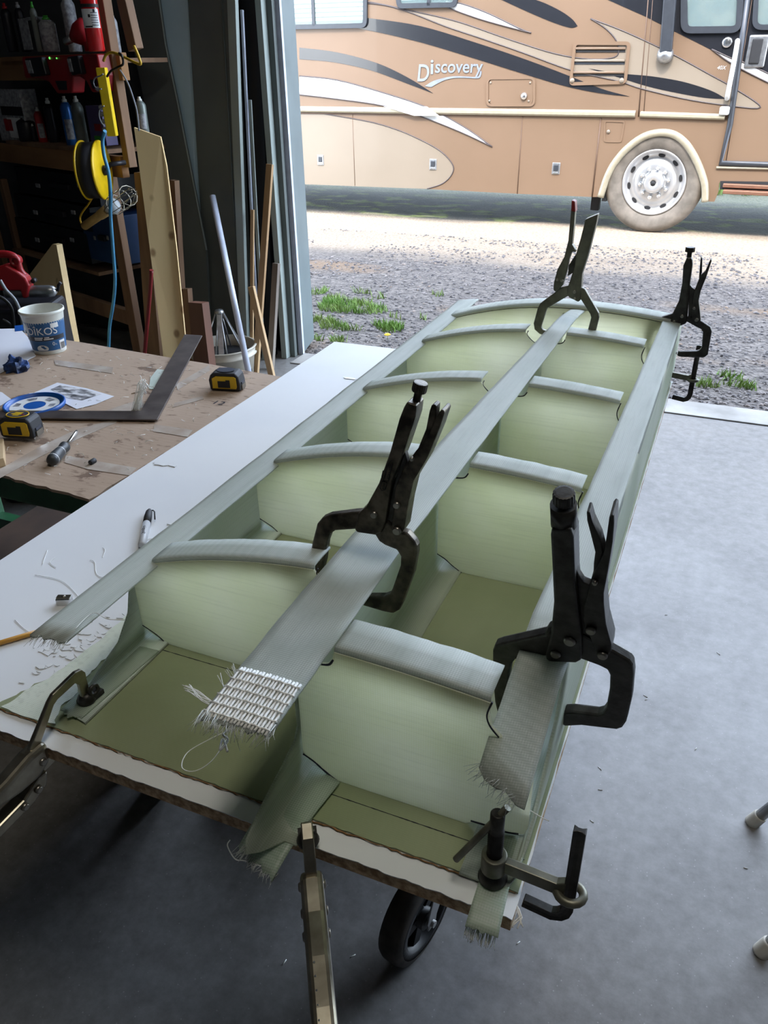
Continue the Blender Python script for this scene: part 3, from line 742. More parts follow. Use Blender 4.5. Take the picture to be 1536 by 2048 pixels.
FMc = dict(tip=(1110, 668), scale=.9,
  handle=[(1172, 437), (1198, 426), (1195, 442), (1177, 512), (1166, 545), (1164, 576), (1162, 599), (1158, 602), (1140, 593), (1136, 586), (1136, 576), (1144, 552), (1151, 531), (1154, 505), (1163, 475), (1170, 447)],
  lever=[(1145, 400), (1151, 402), (1152, 421), (1150, 447), (1146, 487), (1154, 503), (1145, 502), (1140, 517), (1135, 541), (1127, 569), (1114, 583), (1108, 579), (1109, 564), (1116, 538), (1130, 512), (1138, 480), (1143, 423)],
  jaw=[(1145, 570), (1139, 569), (1119, 576), (1109, 585), (1081, 606), (1076, 616), (1068, 646), (1070, 658), (1080, 667), (1110, 674), (1112, 664), (1087, 659), (1083, 653), (1085, 646), (1095, 616), (1135, 592), (1146, 590)],
  jaw2=[(1158, 570), (1171, 578), (1198, 625), (1199, 634), (1191, 665), (1180, 690), (1160, 684), (1163, 672), (1172, 672), (1176, 660), (1183, 634), (1181, 627), (1163, 599), (1152, 585)],
  link=[(1152, 508), (1156, 520), (1146, 545), (1136, 552), (1138, 530)],
  rivets=[((1151, 581), .004), ((1152, 594), .003), ((1126, 559), .003), ((1117, 557), .003)])
fm = c_clamp('dull grey locking clamp at the far end of the centre spar, red tipped lever', 1.60, FMc, 'steel_olive')
plate([(1145, 399), (1152, 401), (1153, 423), (1144, 421)], 1.60, .021).build('grip_tip', 'red_grip', fm, bevel=.002)
FRc = dict(tip=(1356, 707), scale=.9,
  handle=[(1373, 513), (1372, 519), (1367, 530), (1365, 564), (1358, 601), (1346, 625), (1340, 646), (1346, 649), (1362, 650), (1374, 645), (1377, 611), (1381, 564), (1386, 527), (1385, 514)],
  jaw=[(1350, 622), (1345, 626), (1303, 639), (1296, 645), (1294, 652), (1291, 665), (1291, 690), (1296, 712), (1345, 722), (1346, 712), (1308, 702), (1302, 690), (1304, 681), (1310, 662), (1314, 654), (1342, 648), (1356, 645)],
  jaw2=[(1370, 640), (1393, 653), (1402, 657), (1406, 663), (1404, 692), (1400, 699), (1394, 701), (1364, 702), (1356, 702), (1355, 711), (1364, 713), (1409, 714), (1416, 708), (1424, 661), (1421, 653), (1403, 641), (1392, 636), (1378, 630)],
  lever=[(1422, 516), (1424, 520), (1413, 553), (1402, 580), (1398, 599), (1401, 627), (1402, 639), (1395, 648), (1386, 637), (1382, 623), (1388, 583), (1400, 552), (1411, 541)],
  release=[(1402, 511), (1405, 516), (1404, 545), (1398, 557), (1400, 531)],
  link=[(1379, 566), (1384, 574), (1390, 579), (1386, 610), (1392, 636), (1376, 640), (1378, 600)],
  rivets=[((1365, 630), .004), ((1349, 640), .003), ((1389, 614), .0035), ((1394, 637), .004)],
  knob=((1381, 494), (1378, 516), 9.4))
c_clamp('dark locking clamp at the far end of the right spar, beside the gravel', 1.778, FRc, 'steel_black')

# ================================================================== LOCKING CLAMPS ON THE FRONT EDGE (built once in their own frame)
def edge_clamp(label, pad, out_dir, tilt, steel, reach=1.0, rise=1.0, at_=.0055):
    o = Vector(out_dir).normalized(); side = Vector((-o.y, o.x, 0))
    a_ = math.radians(tilt)
    rot = Matrix((o, side, Vector((0, 0, 1)))).transposed()
    root = thing('locking_clamp', label, 'clamp', pad, rot)
    W = lambda a, z, s=0.0: Vector(pad) + o*(a*reach if a < .088 else a-.088*(1-reach)) + Vector((0, 0, 1))*(z*rise if z > .012 else z) + side*s
    def pl(pts, t, s=0.0): return MB().prism([W(a, z, s-t/2) for a, z in pts], side*t)
    # upper jaw arm: pad post, shoulder, drop to the body
    pl([(-.005, .010), (-.006, .040), (-.002, .047), (.006, .049), (.040, .043), (.048, .037), (.082, .002), (.088, -.008), (.078, -.012), (.070, -.004), (.042, .030), (.036, .033), (.010, .036), (.006, .030), (.006, .010)], at_).build('fixed_jaw', steel, root, bevel=.0012)
    pd = MB().lathe(W(0, .0005), (0, 0, 1), [(.010, 0), (.011, .003), (.009, .008), (.005, .012)], 20)
    pd.box(W(-.012, .004), (.014, .018, .006), (o, side, Vector((0, 0, 1))))
    pd.tube([W(-.008+.006*math.cos(q*.5236), .013+.006*math.sin(q*.5236), .006) for q in range(12)], .0022, 8, closed=True)
    pd.build('swivel_pad', 'steel_black', root)
    # body: rounded channel going outward and down
    dz = math.tan(a_)
    def B(a, w): return (a, -.006 - (a-.07)*dz + w)
    tops = [(a, h) for a, h in ((.066, .004), (.09, .009), (.12, .008), (.16, .012), (.20, .013), (.25, .012), (.27, .009))]
    bots = [(.27, -.010), (.24, -.012), (.19, -.012), (.14, -.010), (.11, -.022), (.085, -.028), (.068, -.022)]
    pl([B(a, h) for a, h in tops+bots], .021).build('handle', steel, root, bevel=.006, seg=3)
    MB().cyl(W(.265, -.006-.195*dz), W(.305, -.006-.235*dz), .008, 16).build('adjusting_screw', 'chrome', root)
    # lower jaw under the board
    pl([B(.085, -.012), B(.070, -.014), (-.002, -.036), (-.010, -.034), (-.008, -.026), (.004, -.0245), (.03, -.028), B(.062, -.036), B(.085, -.034)], .006).build('moving_jaw', steel, root, bevel=.001)
    lv = pl([B(a, h) for a, h in ((.075, -.030), (.088, -.026), (.11, -.034), (.15, -.030), (.20, -.032), (.25, -.046), (.255, -.052), (.2, -.046), (.15, -.044), (.10, -.050), (.08, -.046))], .018)
    lv.build('lever', steel, root, bevel=.003)
    for a, h in ((.078, -.012), (.092, -.038), (.112, -.040)):
        for s in (-1, 1):
            MB().lathe(W(*B(a, h), s*.0095), side*s, [(.0048, 0), (.0046, .002), (.003, .0035)], 14).build('rivet', 'rivet', root)
    # rows of raised dimples on the grip
    dm = MB()
    for r_ in range(3):
        for i in range(9):
            a = .165+i*.011; dm.lathe(W(*B(a, .012-.004*r_), (-.004+.004*r_)), Vector((0, 0, 1)), [(.0012, 0), (.0008, .0012)], 6)
    dm.build('grip_dimples', 'chrome', root, kind='stuff')
    return root
pad = onz((174, 1402), .8985); edge_clamp('nickel locking clamp with swivel pad at the front left corner of the board', (pad.x, pad.y, .8985), (-.10, -1, 0), 14, 'nickel')
pad = onz((617, 1640), .925); dvec = Vector((-pad.x, -pad.y, 0))
edge_clamp('locking clamp seen end-on at the centre of the front board edge', (pad.x, pad.y-.004, .8985), dvec, 6, 'nickel', .42, .6, .011)

# ================================================================== BAR CLAMPS (sliding arm, threaded spindle)
def bar_clamp(label, Y, pad_px, top_px, eye_px, slide_px, bar_top, bar_bot, foot_px, pin, bw, sc=1.0):
    P = lambda q: ony(q, Y)
    root = thing('bar_clamp', label, 'clamp', P(bar_bot))
    padp = P(pad_px); topp = P(top_px); eye = P(eye_px)
    eye = Vector((padp.x, Y, eye.z)); topp = Vector((padp.x, Y, topp.z))
    r = .0072*sc
    prof = []; L = (topp-padp).length; n = 22
    for i in range(n): h = L*(.06+.70*i/n); prof += [(r*.84, h), (r, h+L*.016)]
    prof += [(r*.86, L*.77), (r*.9, L*.80), (r*.9, L*.985), (r*.7, L)]
    spn = MB().lathe(padp, (0, 0, 1), prof, 18).build('spindle', 'steel_black', root)
    MB().lathe(padp+Vector((0, 0, .0005)), (0, 0, 1), [(.0125*sc, 0), (.0135*sc, .003*sc), (.011*sc, .008*sc), (.007*sc, .013*sc), (.006*sc, .018*sc)], 24).build('swivel_pad', 'steel_black', spn)
    a, b = P(pin[0]), P(pin[1]); c = topp-Vector((0, 0, .006*sc)); d = (b-a).normalized()
    dd = Vector((d.x, .12, d.z)).normalized() if sc > .95 else d
    MB().cyl(c-dd*(a-c).length*1.0, c+dd*.016*sc, .0032*sc, 12).build('tommy_bar', 'steel_olive', spn)
    bt, bb = P(bar_top), P(bar_bot); bt = Vector((bt.x, Y, bt.z)); bx = bb.x
    arm = MB(); sl = P(slide_px); sl = Vector((bx, Y, eye.z - (.004*sc)))
    arm.lathe(eye-Vector((0, 0, .010*sc)), (0, 0, 1), [(.0078*sc, 0), (.0115*sc, 0), (.0115*sc, .006*sc), (.0115*sc, .014*sc), (.0115*sc, .020*sc), (.0078*sc, .020*sc)], 24)
    u = (sl-eye).normalized(); L2 = (sl-eye).length
    arm.prism([eye+u*.010*sc+Vector((0, -.004*sc, .008*sc)), eye+u*(L2-.012*sc)+Vector((0, -.004*sc, .007*sc)), eye+u*(L2-.004*sc)+Vector((0, -.004*sc, .012*sc)), eye+u*(L2-.004*sc)+Vector((0, -.004*sc, -.012*sc)), eye+u*(L2-.014*sc)+Vector((0, -.004*sc, -.007*sc)), eye+u*.010*sc+Vector((0, -.004*sc, -.006*sc))], (0, .008*sc, 0))
    ring = [sl + Vector((math.cos(q*math.pi/8)*.0115*sc, math.sin(q*math.pi/8)*.010*sc, -.003*sc)) for q in range(16)]
    arm.tube(ring, .0042*sc, 8, closed=True)
    arm.build('sliding_arm', 'steel_olive', root, bevel=.001)
    fl = P(foot_px); zb = bb.z
    path = [Vector((bx, Y, bt.z)), Vector((bx, Y, zb+.016*sc)), Vector((bx-.002*sc, Y, zb+.008*sc)), Vector((bx-.006*sc, Y, zb+.003*sc)), Vector((bx-.013*sc, Y, zb)), Vector((fl.x, Y, zb+.004*sc))]
    mb = MB(); secs = []
    path = [path[0], path[0].lerp(path[1], .5)] + path[1:]
    for i, p in enumerate(path):
        t = (path[min(i+1, len(path)-1)]-path[max(i-1, 0)]).normalized(); s = Vector((0, 1, 0)).cross(t).normalized(); w, h = bw*sc/2, .004*sc
        secs.append([p+s*(-w)+Vector((0, -h, 0)), p+s*(-w*.3)+Vector((0, -h*.55, 0)), p+s*(w*.3)+Vector((0, -h*.55, 0)), p+s*w+Vector((0, -h, 0)), p+s*w+Vector((0, h, 0)), p+s*(w*.3)+Vector((0, h*.55, 0)), p+s*(-w*.3)+Vector((0, h*.55, 0)), p+s*(-w)+Vector((0, h, 0))])
    n = 8
    mb.add([q for s in secs for q in s], [(i*n+j, i*n+(j+1) % n, (i+1)*n+(j+1) % n, (i+1)*n+j) for i in range(len(secs)-1) for j in range(n)] + [tuple(range(n-1, -1, -1)), tuple((len(secs)-1)*n+j for j in range(n))])
    mb.build('bar', 'steel_black', root, bevel=.0006)
    return root
bar_clamp('black bar clamp at the front right corner of the board, spindle with tommy bar', .455, (985, 1757), (990, 1624), (986, 1722), (1120, 1783), (1137, 1652), (1132, 1836), (1045, 1815), ((918, 1705), (1012, 1622)), .0105)
bar_clamp('black bar clamp at the far right corner of the board, gravel behind', 1.835, (1330, 765), (1330, 700), (1332, 748), (1385, 752), (1392, 690), (1378, 800), (1345, 792), ((1330, 700), (1340, 700)), .012, .9)

# ================================================================== GREEN BENCH WITH CARDBOARD TOP
BZ = 0.868
MAT['bench_green'] = M('green_painted_steel', S(40, 96, 60), 0.45, 0.0, col2=S(30, 72, 46), scale=12)
bench = thing('green_workbench', 'green steel workbench covered with stained cardboard, left of the white board', 'bench', (-1.5, 1.3, 0))
MB().span((-2.15, .965, .80), (-.985, 1.64, .858)).build('bench_top', 'bench_green', bench, bevel=.006)
for x in (-2.1, -1.06):
    for y in (1.03, 1.57): MB().span((x-.03, y-.03, 0), (x+.03, y+.03, .80)).build('leg', 'bench_green', bench, bevel=.004)
for y in (1.03, 1.57): MB().span((-2.07, y-.02, .22), (-1.09, y+.02, .27)).build('stretcher', 'bench_green', bench)
def cardboard():
    m, nt, N, L, P = node_mat('stained_cardboard')
    v = coords(nt)
    a = tex(nt, 'ShaderNodeTexNoise', v, 3, Detail=4)
    c = ramp(nt, a.outputs[0], [(0.3, S(178, 156, 136)), (0.7, S(160, 138, 118))])
    st = tex(nt, 'ShaderNodeTexNoise', coords(nt, (1, 1.5, 1)), 8.5, Detail=7, Roughness=0.62)
    c = mix(nt, ramp(nt, st.outputs[0], [(0.585, (0, 0, 0, 1)), (0.62, (0.8,)*3 + (1,))]), c, S(98, 74, 58))
    fl = tex(nt, 'ShaderNodeTexNoise', coords(nt, (1, 3, 1)), 30, Detail=5)
    c = mix(nt, ramp(nt, fl.outputs[0], [(0.60, (0, 0, 0, 1)), (0.68, (0.6,)*3 + (1,))]), c, S(104, 82, 66))
    L.new(c, P.inputs['Base Color']); P.inputs['Roughness'].default_value = 0.75
    w = tex(nt, 'ShaderNodeTexWave', v, 28, wave_type='BANDS', bands_direction='Y', Distortion=0.3)
    L.new(bump(nt, fl.outputs[0], 0.25, 0.002, bump(nt, w.outputs[0], 0.08, 0.001)), P.inputs['Normal'])
    return m
MAT['cardboard'] = cardboard()
rnd = random.Random(4)
def wavy(a, b, n, amp, z):
    return [Vector((lerp(a[0], b[0], i/n)+rnd.uniform(-amp, amp), lerp(a[1], b[1], i/n)+rnd.uniform(-amp, amp), z)) for i in range(n)]
cbp = wavy((-2.2, .985), (-1.21, .948), 10, .002, BZ-.006) + wavy((-1.21, .948), (-.981, .934), 12, .003, BZ-.006) + wavy((-.981, .934), (-.965, 1.62), 30, .003, BZ-.006) + wavy((-.965, 1.62), (-1.73, 1.672), 12, .002, BZ-.006) + wavy((-1.73, 1.672), (-2.2, 1.70), 4, .002, BZ-.006)
cb = MB().prism(cbp, (0, 0, .006))
cbt = thing('cardboard_sheet', 'stained brown cardboard sheet taped over the green workbench', 'cardboard', (-1.5, 1.3, BZ-.006))
cb.build('sheet', 'cardboard', cbt)
MAT['tape'] = M('clear_tape', S(196, 186, 176), 0.2, col2=S(168, 152, 138), scale=14, stretch=(1, 1, 1), bmp=0.5, bscale=30)
def tape(px):
    mb = MB(); pts = [onz(p, BZ+.0004) for p in px]; mb.prism(pts, (0, 0, .0006)); return mb.build('tape_strip', 'tape', cbt)
def ca(L): return [(x/3.657, y/3.657+560) for x, y in L]
for s in ([(0, 1385), (300, 1215), (560, 1095), (860, 1015), (850, 1045), (600, 1150), (320, 1280), (0, 1450)], [(480, 1285), (700, 1325), (1000, 1375), (950, 1432), (640, 1385), (470, 1335)], [(1130, 1058), (1410, 1098), (1372, 1150), (1120, 1108)],
          [(1285, 765), (1530, 622), (1536, 662), (1300, 805)], [(395, 585), (830, 640), (818, 684), (405, 624)], [(760, 960), (1040, 870), (1060, 930), (900, 975)], [(1280, 900), (1480, 850), (1490, 872), (1260, 935)]): tape(ca(s))
# writing on the cardboard
vs, fs = text_mesh('12', .035)
o1 = onz((437, 806), BZ+.0006)
mb = MB(); mb.add([o1+Vector((v.x*.95, v.y*.8, .0003)) for v in vs], fs); mb.build('pencilled_number', 'ink', cbt)

# ---------------------------------------------------------------- things on the cardboard
def onb(px, dz=0.0): return onz(px, BZ+dz)
MAT['tub_white'] = M('white_plastic', S(222, 224, 216), 0.35)
MAT['tub_blue'] = M('blue_print', S(38, 92, 142), 0.4, col2=S(32, 82, 130), scale=6)
MAT['tub_dark'] = M('dark_print', S(40, 44, 54), 0.4)
MAT['white_print'] = M('white_print', S(228, 230, 230), 0.4)
tc = onb((101, 701)); 
rB, rT, hT = .0425, .0555, .116
k_ = .108/.108
tub = thing('yogurt_tub', 'white yogurt tub with a blue printed band standing on the cardboard', 'tub', tc)
MB().lathe(tc, (0, 0, 1), [(rB-.003, .004), (rB-.001, 0), (rB, .001), (rB+.0005, .012), (rT-.0005, hT-.01), (rT+.001, hT-.008), (rT+.003, hT-.006), (rT+.003, hT), (rT, hT+.001), (rT-.001, hT-.002), (rB-.002, .004), (0, .004)], 48).build('body', 'tub_white', tub)
def trad(z): return lerp(rB, rT, z/hT)
tocam = math.atan2(-tc.y, -tc.x)
def wrap(pts, z_ref=0, off=.0006):
    """label coordinates (arc length to the right as seen, height) -> on the tub wall"""
    out = []
    for u, z in pts:
        a = tocam + u/trad(z); r = trad(z)+off; out.append(tc+Vector((r*math.cos(a), r*math.sin(a), z)))
    return out
def band(z0, z1, u0, u1, mat, name, off, zf0=None, zf1=None):
    n = 40; rows = [[], []]
    for i in range(n+1):
        u = lerp(u0, u1, i/n); rows[0].append(wrap([(u, zf0(u) if zf0 else z0)], off=off)[0]); rows[1].append(wrap([(u, zf1(u) if zf1 else z1)], off=off)[0])
    return MB().grid(rows).build(name, mat, tub)
band(.012, .090, -.14, .14, 'tub_blue', 'blue_label', .0004)
band(.040, .052, -.07, .05, 'tub_dark', 'dark_stripe', .0008)
band(.074, .0865, .013, .035, 'white_print', 'nutrition_panel', .0009)
band(.008, .036, .028, .048, 'white_print', 'barcode_panel', .0009)
bc = MB()
for k in range(9): bc.add(wrap([(.031+k*.0018, .012), (.0318+k*.0018, .012), (.0318+k*.0018, .030), (.031+k*.0018, .030)], off=.0013), [(0, 1, 2, 3)])
bc.build('barcode', 'tub_dark', tub, kind='stuff')
def tub_text(body, size, u, z, mat='white_print', sp=1.0, name='lettering'):
    vs, fs = text_mesh(body, size, spacing=sp); mb = MB(); mb.add(wrap([(u+v.x, z+v.y) for v in vs], off=.0014), fs); mb.build(name, mat, tub)
tub_text('OÎKOS', .028, -.013, .066, sp=1.0)
for u0, u1, z in ((-.034, -.012, .048), (-.008, .004, .048), (-.034, -.014, .0435), (-.010, .014, .0435)): band(z, z+.0028, u0, u1, 'white_print', 'small_print', .0014)
tub_text('0', .014, .012, .030); tub_text('%', .006, .0185, .028)
n = 20; mb = MB(); mb.add(wrap([(-.018+.015*math.cos(i*math.pi*2/n), .019+.010*max(-.5, math.sin(i*math.pi*2/n))) for i in range(n)], off=.0012), [tuple(range(n))]); mb.build('yogurt_picture', 'white_print', tub)

# blue lid with printed disc
MAT['lid_blue'] = M('blue_lid_plastic', S(28, 88, 168), 0.35)
MAT['paper'] = M('white_paper', S(222, 224, 232), 0.7, col2=S(212, 214, 224), scale=3)
MAT['print_grey'] = M('grey_print', S(150, 152, 160), 0.7, col2=S(90, 92, 98), scale=60)
lc = onb((70, 813)); lr = .068
lid = thing('tub_lid', 'upturned blue plastic tub lid with a white printed disc on the cardboard', 'lid', lc)
MB().lathe(lc, (0, 0, 1), [(lr*.97, 0), (lr, .001), (lr, .009), (lr*.97, .010), (lr*.93, .010), (lr*.91, .007), (lr*.88, .003), (lr*.4, .003), (0, .003)], 48).build('lid_body', 'lid_blue', lid)
MB().lathe(lc+Vector((0, 0, .0032)), (0, 0, 1), [(lr*.36, .0003), (lr*.8, .0003)], 48, caps=False).build('printed_disc', 'white_print', lid)
for a, w in ((1.1, .5), (2.2, .5), (3.3, .4), (4.4, .5), (0.2, .35)):
    pts = [lc+Vector((r*math.cos(q), r*math.sin(q), .0042)) for r, q in [(lr*.5, a), (lr*.5, a+w), (lr*.7, a+w), (lr*.7, a)]]
    MB().add(pts, [(0, 1, 2, 3)]).build('small_print', 'print_grey', lid)
# papers
def sheet(name, px, z, label, mat='paper', group=None):
    mb = MB(); mb.prism([onb(p, z) for p in px], (0, 0, .0007)); return solo(mb, name, mat, label, 'paper', group)
sheet('paper_sheet', [(-60, 660), (40, 657), (78, 700), (55, 722), (0, 742), (-60, 760)], .0008, 'white paper sheet under the yogurt tub at the left of the cardboard')
sheet('paper_sheet', [(-20, 780), (4, 785), (24, 800), (0, 812), (-20, 815)], .0008, 'white paper corner sticking out beside the blue lid')
def photo_print():
    m, nt, N, L, P = node_mat('printed_photo')
    n = tex(nt, 'ShaderNodeTexNoise', coords(nt, (1, 2.2, 1)), 26, Detail=5)
    L.new(ramp(nt, n.outputs[0], [(0.44, S(210, 210, 214)), (0.5, S(150, 150, 154)), (0.62, S(66, 66, 70))]), P.inputs['Base Color']); P.inputs['Roughness'].default_value = .6
    return m
MAT['photo_print'] = photo_print()
pp = thing('printed_sheet', 'white sheet with a grey printed picture lying beside the blue lid', 'paper', onb((150, 790)))
MB().prism([onb(p, .0008) for p in ca([(420, 752), (640, 795), (835, 852), (700, 910), (560, 945), (470, 900), (240, 830)])], (0, 0, .0007)).build('sheet', 'paper', pp)
MB().prism([onb(p, .0018) for p in ca([(440, 770), (640, 805), (740, 835), (600, 880), (500, 865), (370, 800)])], (0, 0, .0003)).build('picture', 'photo_print', pp)

sheet('blue_tape_piece', [(29, 652), (46, 650), (48, 661), (30, 663)], .0016, 'short piece of blue tape at the top edge of the white paper', 'lid_blue')
sheet('paper_sheet', [(-60, 700), (50, 684), (72, 712), (-10, 752), (-60, 765)], .0018, 'second white paper sheet overlapping the first, beside the blue tape wad')
# framing square
MAT['square_steel'] = M('brown_steel_square', S(104, 96, 92), 0.42, 0.55, col2=S(80, 72, 70), scale=18, bmp=0.06)
ci, co = (1025, 970), (1150, 1032)
sq = [onb(p, .004) for p in ca([(1150, 1030), (1480, 412), (1352, 404), (1030, 966), (-120, 962), (-120, 1014)])]
solo(MB().prism(sq, (0, 0, .003)), 'framing_square', 'square_steel', 'large brown steel framing square lying on the cardboard, long blade overhanging the far edge', 'square', bevel=.0004)

# tape measures
MAT['tape_yellow'] = M('yellow_case', S(222, 182, 30), 0.4)
MAT['tape_black'] = M('black_rubber_grip', S(34, 35, 40), 0.6)
MAT['tape_grey'] = M('dark_label', S(62, 66, 80), 0.35)
def tape_measure(label, c, ang, mouth):
    a = math.radians(ang); rot = Matrix.Rotation(a, 3, 'Z')
    root = thing('tape_measure', label, 'tape measure', c, rot)
    X = rot @ Vector((1, 0, 0)); Y = rot @ Vector((0, 1, 0)); Zv = Vector((0, 0, 1)); c = Vector(c)
    out = [(-.036, .004), (-.033, 0), (.036, 0), (.039, .004), (.039, .020), (.036, .036), (.030, .044), (-.022, .045), (-.033, .038), (-.038, .026)]
    pr = lambda pts, y0, y1: MB().prism([c+X*x+Zv*z+Y*y0 for x, z in pts], Y*(y1-y0))
    pr(out, -.022, .022).build('case', 'tape_black', root, bevel=.006, seg=3)
    for s in (-1, 1):
        inn = [(-.028, .007), (.030, .007), (.032, .013), (.031, .034), (.026, .037), (-.018, .037), (-.028, .031)]
        f = pr(inn, s*.0215, s*.0245).build('side_plate', 'tape_yellow', root, bevel=.001)
        pr([(-.014, .010), (.016, .010), (.016, .029), (.006, .029), (.006, .026), (-.014, .026)], s*.0243, s*.0252).build('dark_badge', 'tape_black', f)
    top = [c+X*x+Y*y+Zv*.0452 for x, y in [(.022*math.cos(q*.3927)-.0, .016*math.sin(q*.3927)) for q in range(16)]]
    MB().prism(top, Zv*.0012).build('top_label', 'tape_grey', root)
    ring = [c+X*(.0235*math.cos(q*.3142))+Y*(.0175*math.sin(q*.3142))+Zv*.0455 for q in range(20)]
    if mouth:
        for y0, y1, x0, x1 in ((.004, .0085, -.010, .008), (-.0025, .002, -.014, .008), (-.009, -.005, -.008, .006)):
            MB().prism([c+X*x+Y*y+Zv*.0463 for x, y in ((x0, y0), (x1, y0), (x1+.002, y1), (x0+.002, y1))], Zv*.0004).build('label_print', 'tape_yellow', root)
        MB().prism([c+X*x+Y*y+Zv*.0463 for x, y in ((.011, -.006), (.017, -.006), (.017, -.001), (.011, -.001))], Zv*.0004).build('label_patch', 'red_grip', root)
    if mouth: MB().tube(ring, .0012, 6, closed=True).build('yellow_ring', 'tape_yellow', root)
    MB().box(c+X*.0405+Zv*.008, (.003, .024, .012), (X, Y, Zv)).build('end_hook', 'rivet', root)
    MB().box(c+X*.039+Zv*.018, (.004, .020, .006), (X, Y, Zv)).build('blade_mouth', 'tape_grey', root)
    return root
c = onb((450, 780)); tape_measure('black and yellow tape measure near the right end of the cardboard', (c.x, c.y+.012, BZ+.0006), 14, False)
c = onb((30, 882)); tape_measure('black tape measure with a yellow ringed top, on the short blade of the square', (c.x+.004, c.y+.020, BZ+.0075), 14, True)
# screwdriver
MAT['driver_grip'] = M('dark_grey_grip', S(58, 62, 66), 0.45)
a, b, t_ = onb((101, 922), .014), onb((131, 890), .014), onb((153, 862), .010)
ax = (b-a).normalized(); L1 = (b-a).length
sd = thing('screwdriver', 'grey handled screwdriver lying on the cardboard', 'screwdriver', (a.x, a.y, BZ))
a.z = b.z = BZ+.0125
MB().lathe(a, (b-a), [(.004, 0), (.0095, .002), (.0115, .01), (.0118, L1*.35), (.0105, L1*.6), (.0085, L1*.75), (.0105, L1*.85), (.011, L1*.95), (.006, L1)], 20).build('handle', 'driver_grip', sd)
for h_ in (.012, L1*.62): MB().lathe(a+ax*h_, ax, [(.0119 if h_ < .02 else .0106, 0), (.0121 if h_ < .02 else .0108, .0008), (.0119 if h_ < .02 else .0106, .0016)], 20, caps=False).build('handle_ring', 'white_print', sd)
t_.z = BZ+.009
MB().tube([b, b.lerp(t_, .9), t_], [.003, .003, .0034], 10).build('shaft', 'chrome', sd)
a, b = onb((180, 926), .005), onb((190, 920), .005)
plug = thing('black_plug', 'short black rubber plug lying near the screwdriver', 'plug', onb((185, 926)))
MB().lathe(a, b-a, [(.0045, 0), (.0052, .001), (.0052, (b-a).length-.001), (.0045, (b-a).length)], 16).build('plug_body', 'tape_black', plug)
MB().lathe(a-(b-a).normalized()*.001, b-a, [(.0025, 0), (.0025, .003)], 12).build('plug_core', 'driver_grip', plug)
# blue crumpled rag, bundle of glass rovings, scraps
MAT['blue_rag'] = M('blue_masking', S(34, 70, 130), 0.6, col2=S(22, 34, 60), scale=40, bmp=0.5)
rc = onb((34, 740)); mb = MB(); rows = []
for i in range(9):
    row = []
    for j in range(16):
        th = i/8*math.pi/2; q = j/15*2*math.pi
        d = Vector((math.cos(q)*math.cos(th), math.sin(q)*math.cos(th), math.sin(th)))
        r = 1+.45*noise.noise(d*2.2)+.2*noise.noise(d*6)
        row.append(rc+Vector((d.x*.032*r, d.y*.026*r, d.z*.034*r)))
    rows.append(row)
solo(mb.grid(rows, False), 'tape_wad', 'blue_rag', 'crumpled wad of blue tape on the cardboard in front of the tub', 'tape')
rv = MB(); g0 = onb((270, 823), .001)
for k in range(26):
    p0 = onb((262+random.random()*18, 822+random.random()*3), .002); tip = Vector((g0.x+.008+random.uniform(-.012, .012), g0.y+.03+random.uniform(-.006, .006), BZ+.055+random.uniform(-.008, .014)))
    rv.tube(smooth_path([p0, p0.lerp(tip, .55)+Vector((.002, 0, .004)), tip, tip+Vector((random.uniform(-.014, .02), random.uniform(-.01, .01), random.uniform(-.018, .006)))], 3), .0008, 4)
solo(rv, 'roving_bundle', 'strand', 'bunch of white glass rovings standing by the corner of the square', 'glass fibre')
solo(MB().prism([onb(p, .0008) for p in ca([(1100, 720), (1150, 655), (1205, 660), (1180, 720), (1135, 800), (1090, 800)])], (0, 0, .0012)), 'cloth_scrap', 'angle', 'pale green scrap of glass cloth beside the square', 'scrap')
solo(MB().prism([onb(p, .0008) for p in ca([(1010, 810), (1050, 795), (1050, 812), (960, 835)])], (0, 0, .002)), 'wood_chip', 'tape_yellow' if False else 'cardboard', 'thin wood sliver lying beside the roving bundle', 'scrap')
MAT['pine'] = M('pale_pine', S(206, 182, 146), 0.65, col2=S(184, 154, 114), scale=4, stretch=(1, 1, 14), bmp=.1)
solo(MB().prism([onb(p, .0) for p in ((-40, 900), (11, 893), (12, 932), (-40, 948))], (0, 0, .018)), 'wood_block', 'pine', 'pale wood block at the front left corner of the cardboard', 'wood', bevel=.001)
cr = MB(); rr = random.Random(9)
for k in range(170):
    p = onb((rr.uniform(0, 520), rr.uniform(700, 960)), .0012)
    if not (-2 < p.x < -.99 and .97 < p.y < 1.62): continue
    q = rr.uniform(0, 6.28); L = rr.uniform(.004, .022); d = Vector((math.cos(q), math.sin(q), 0))
    cr.tube([p, p+d*L*.5+Vector((rr.uniform(-.003, .003), rr.uniform(-.003, .003), .002)), p+d*L], .0005, 3)
cr.build('fibre_crumbs', 'strand', kind='stuff'); tag(bpy.data.objects['fibre_crumbs'], 'scattered glass fibre crumbs on the cardboard', 'scraps')

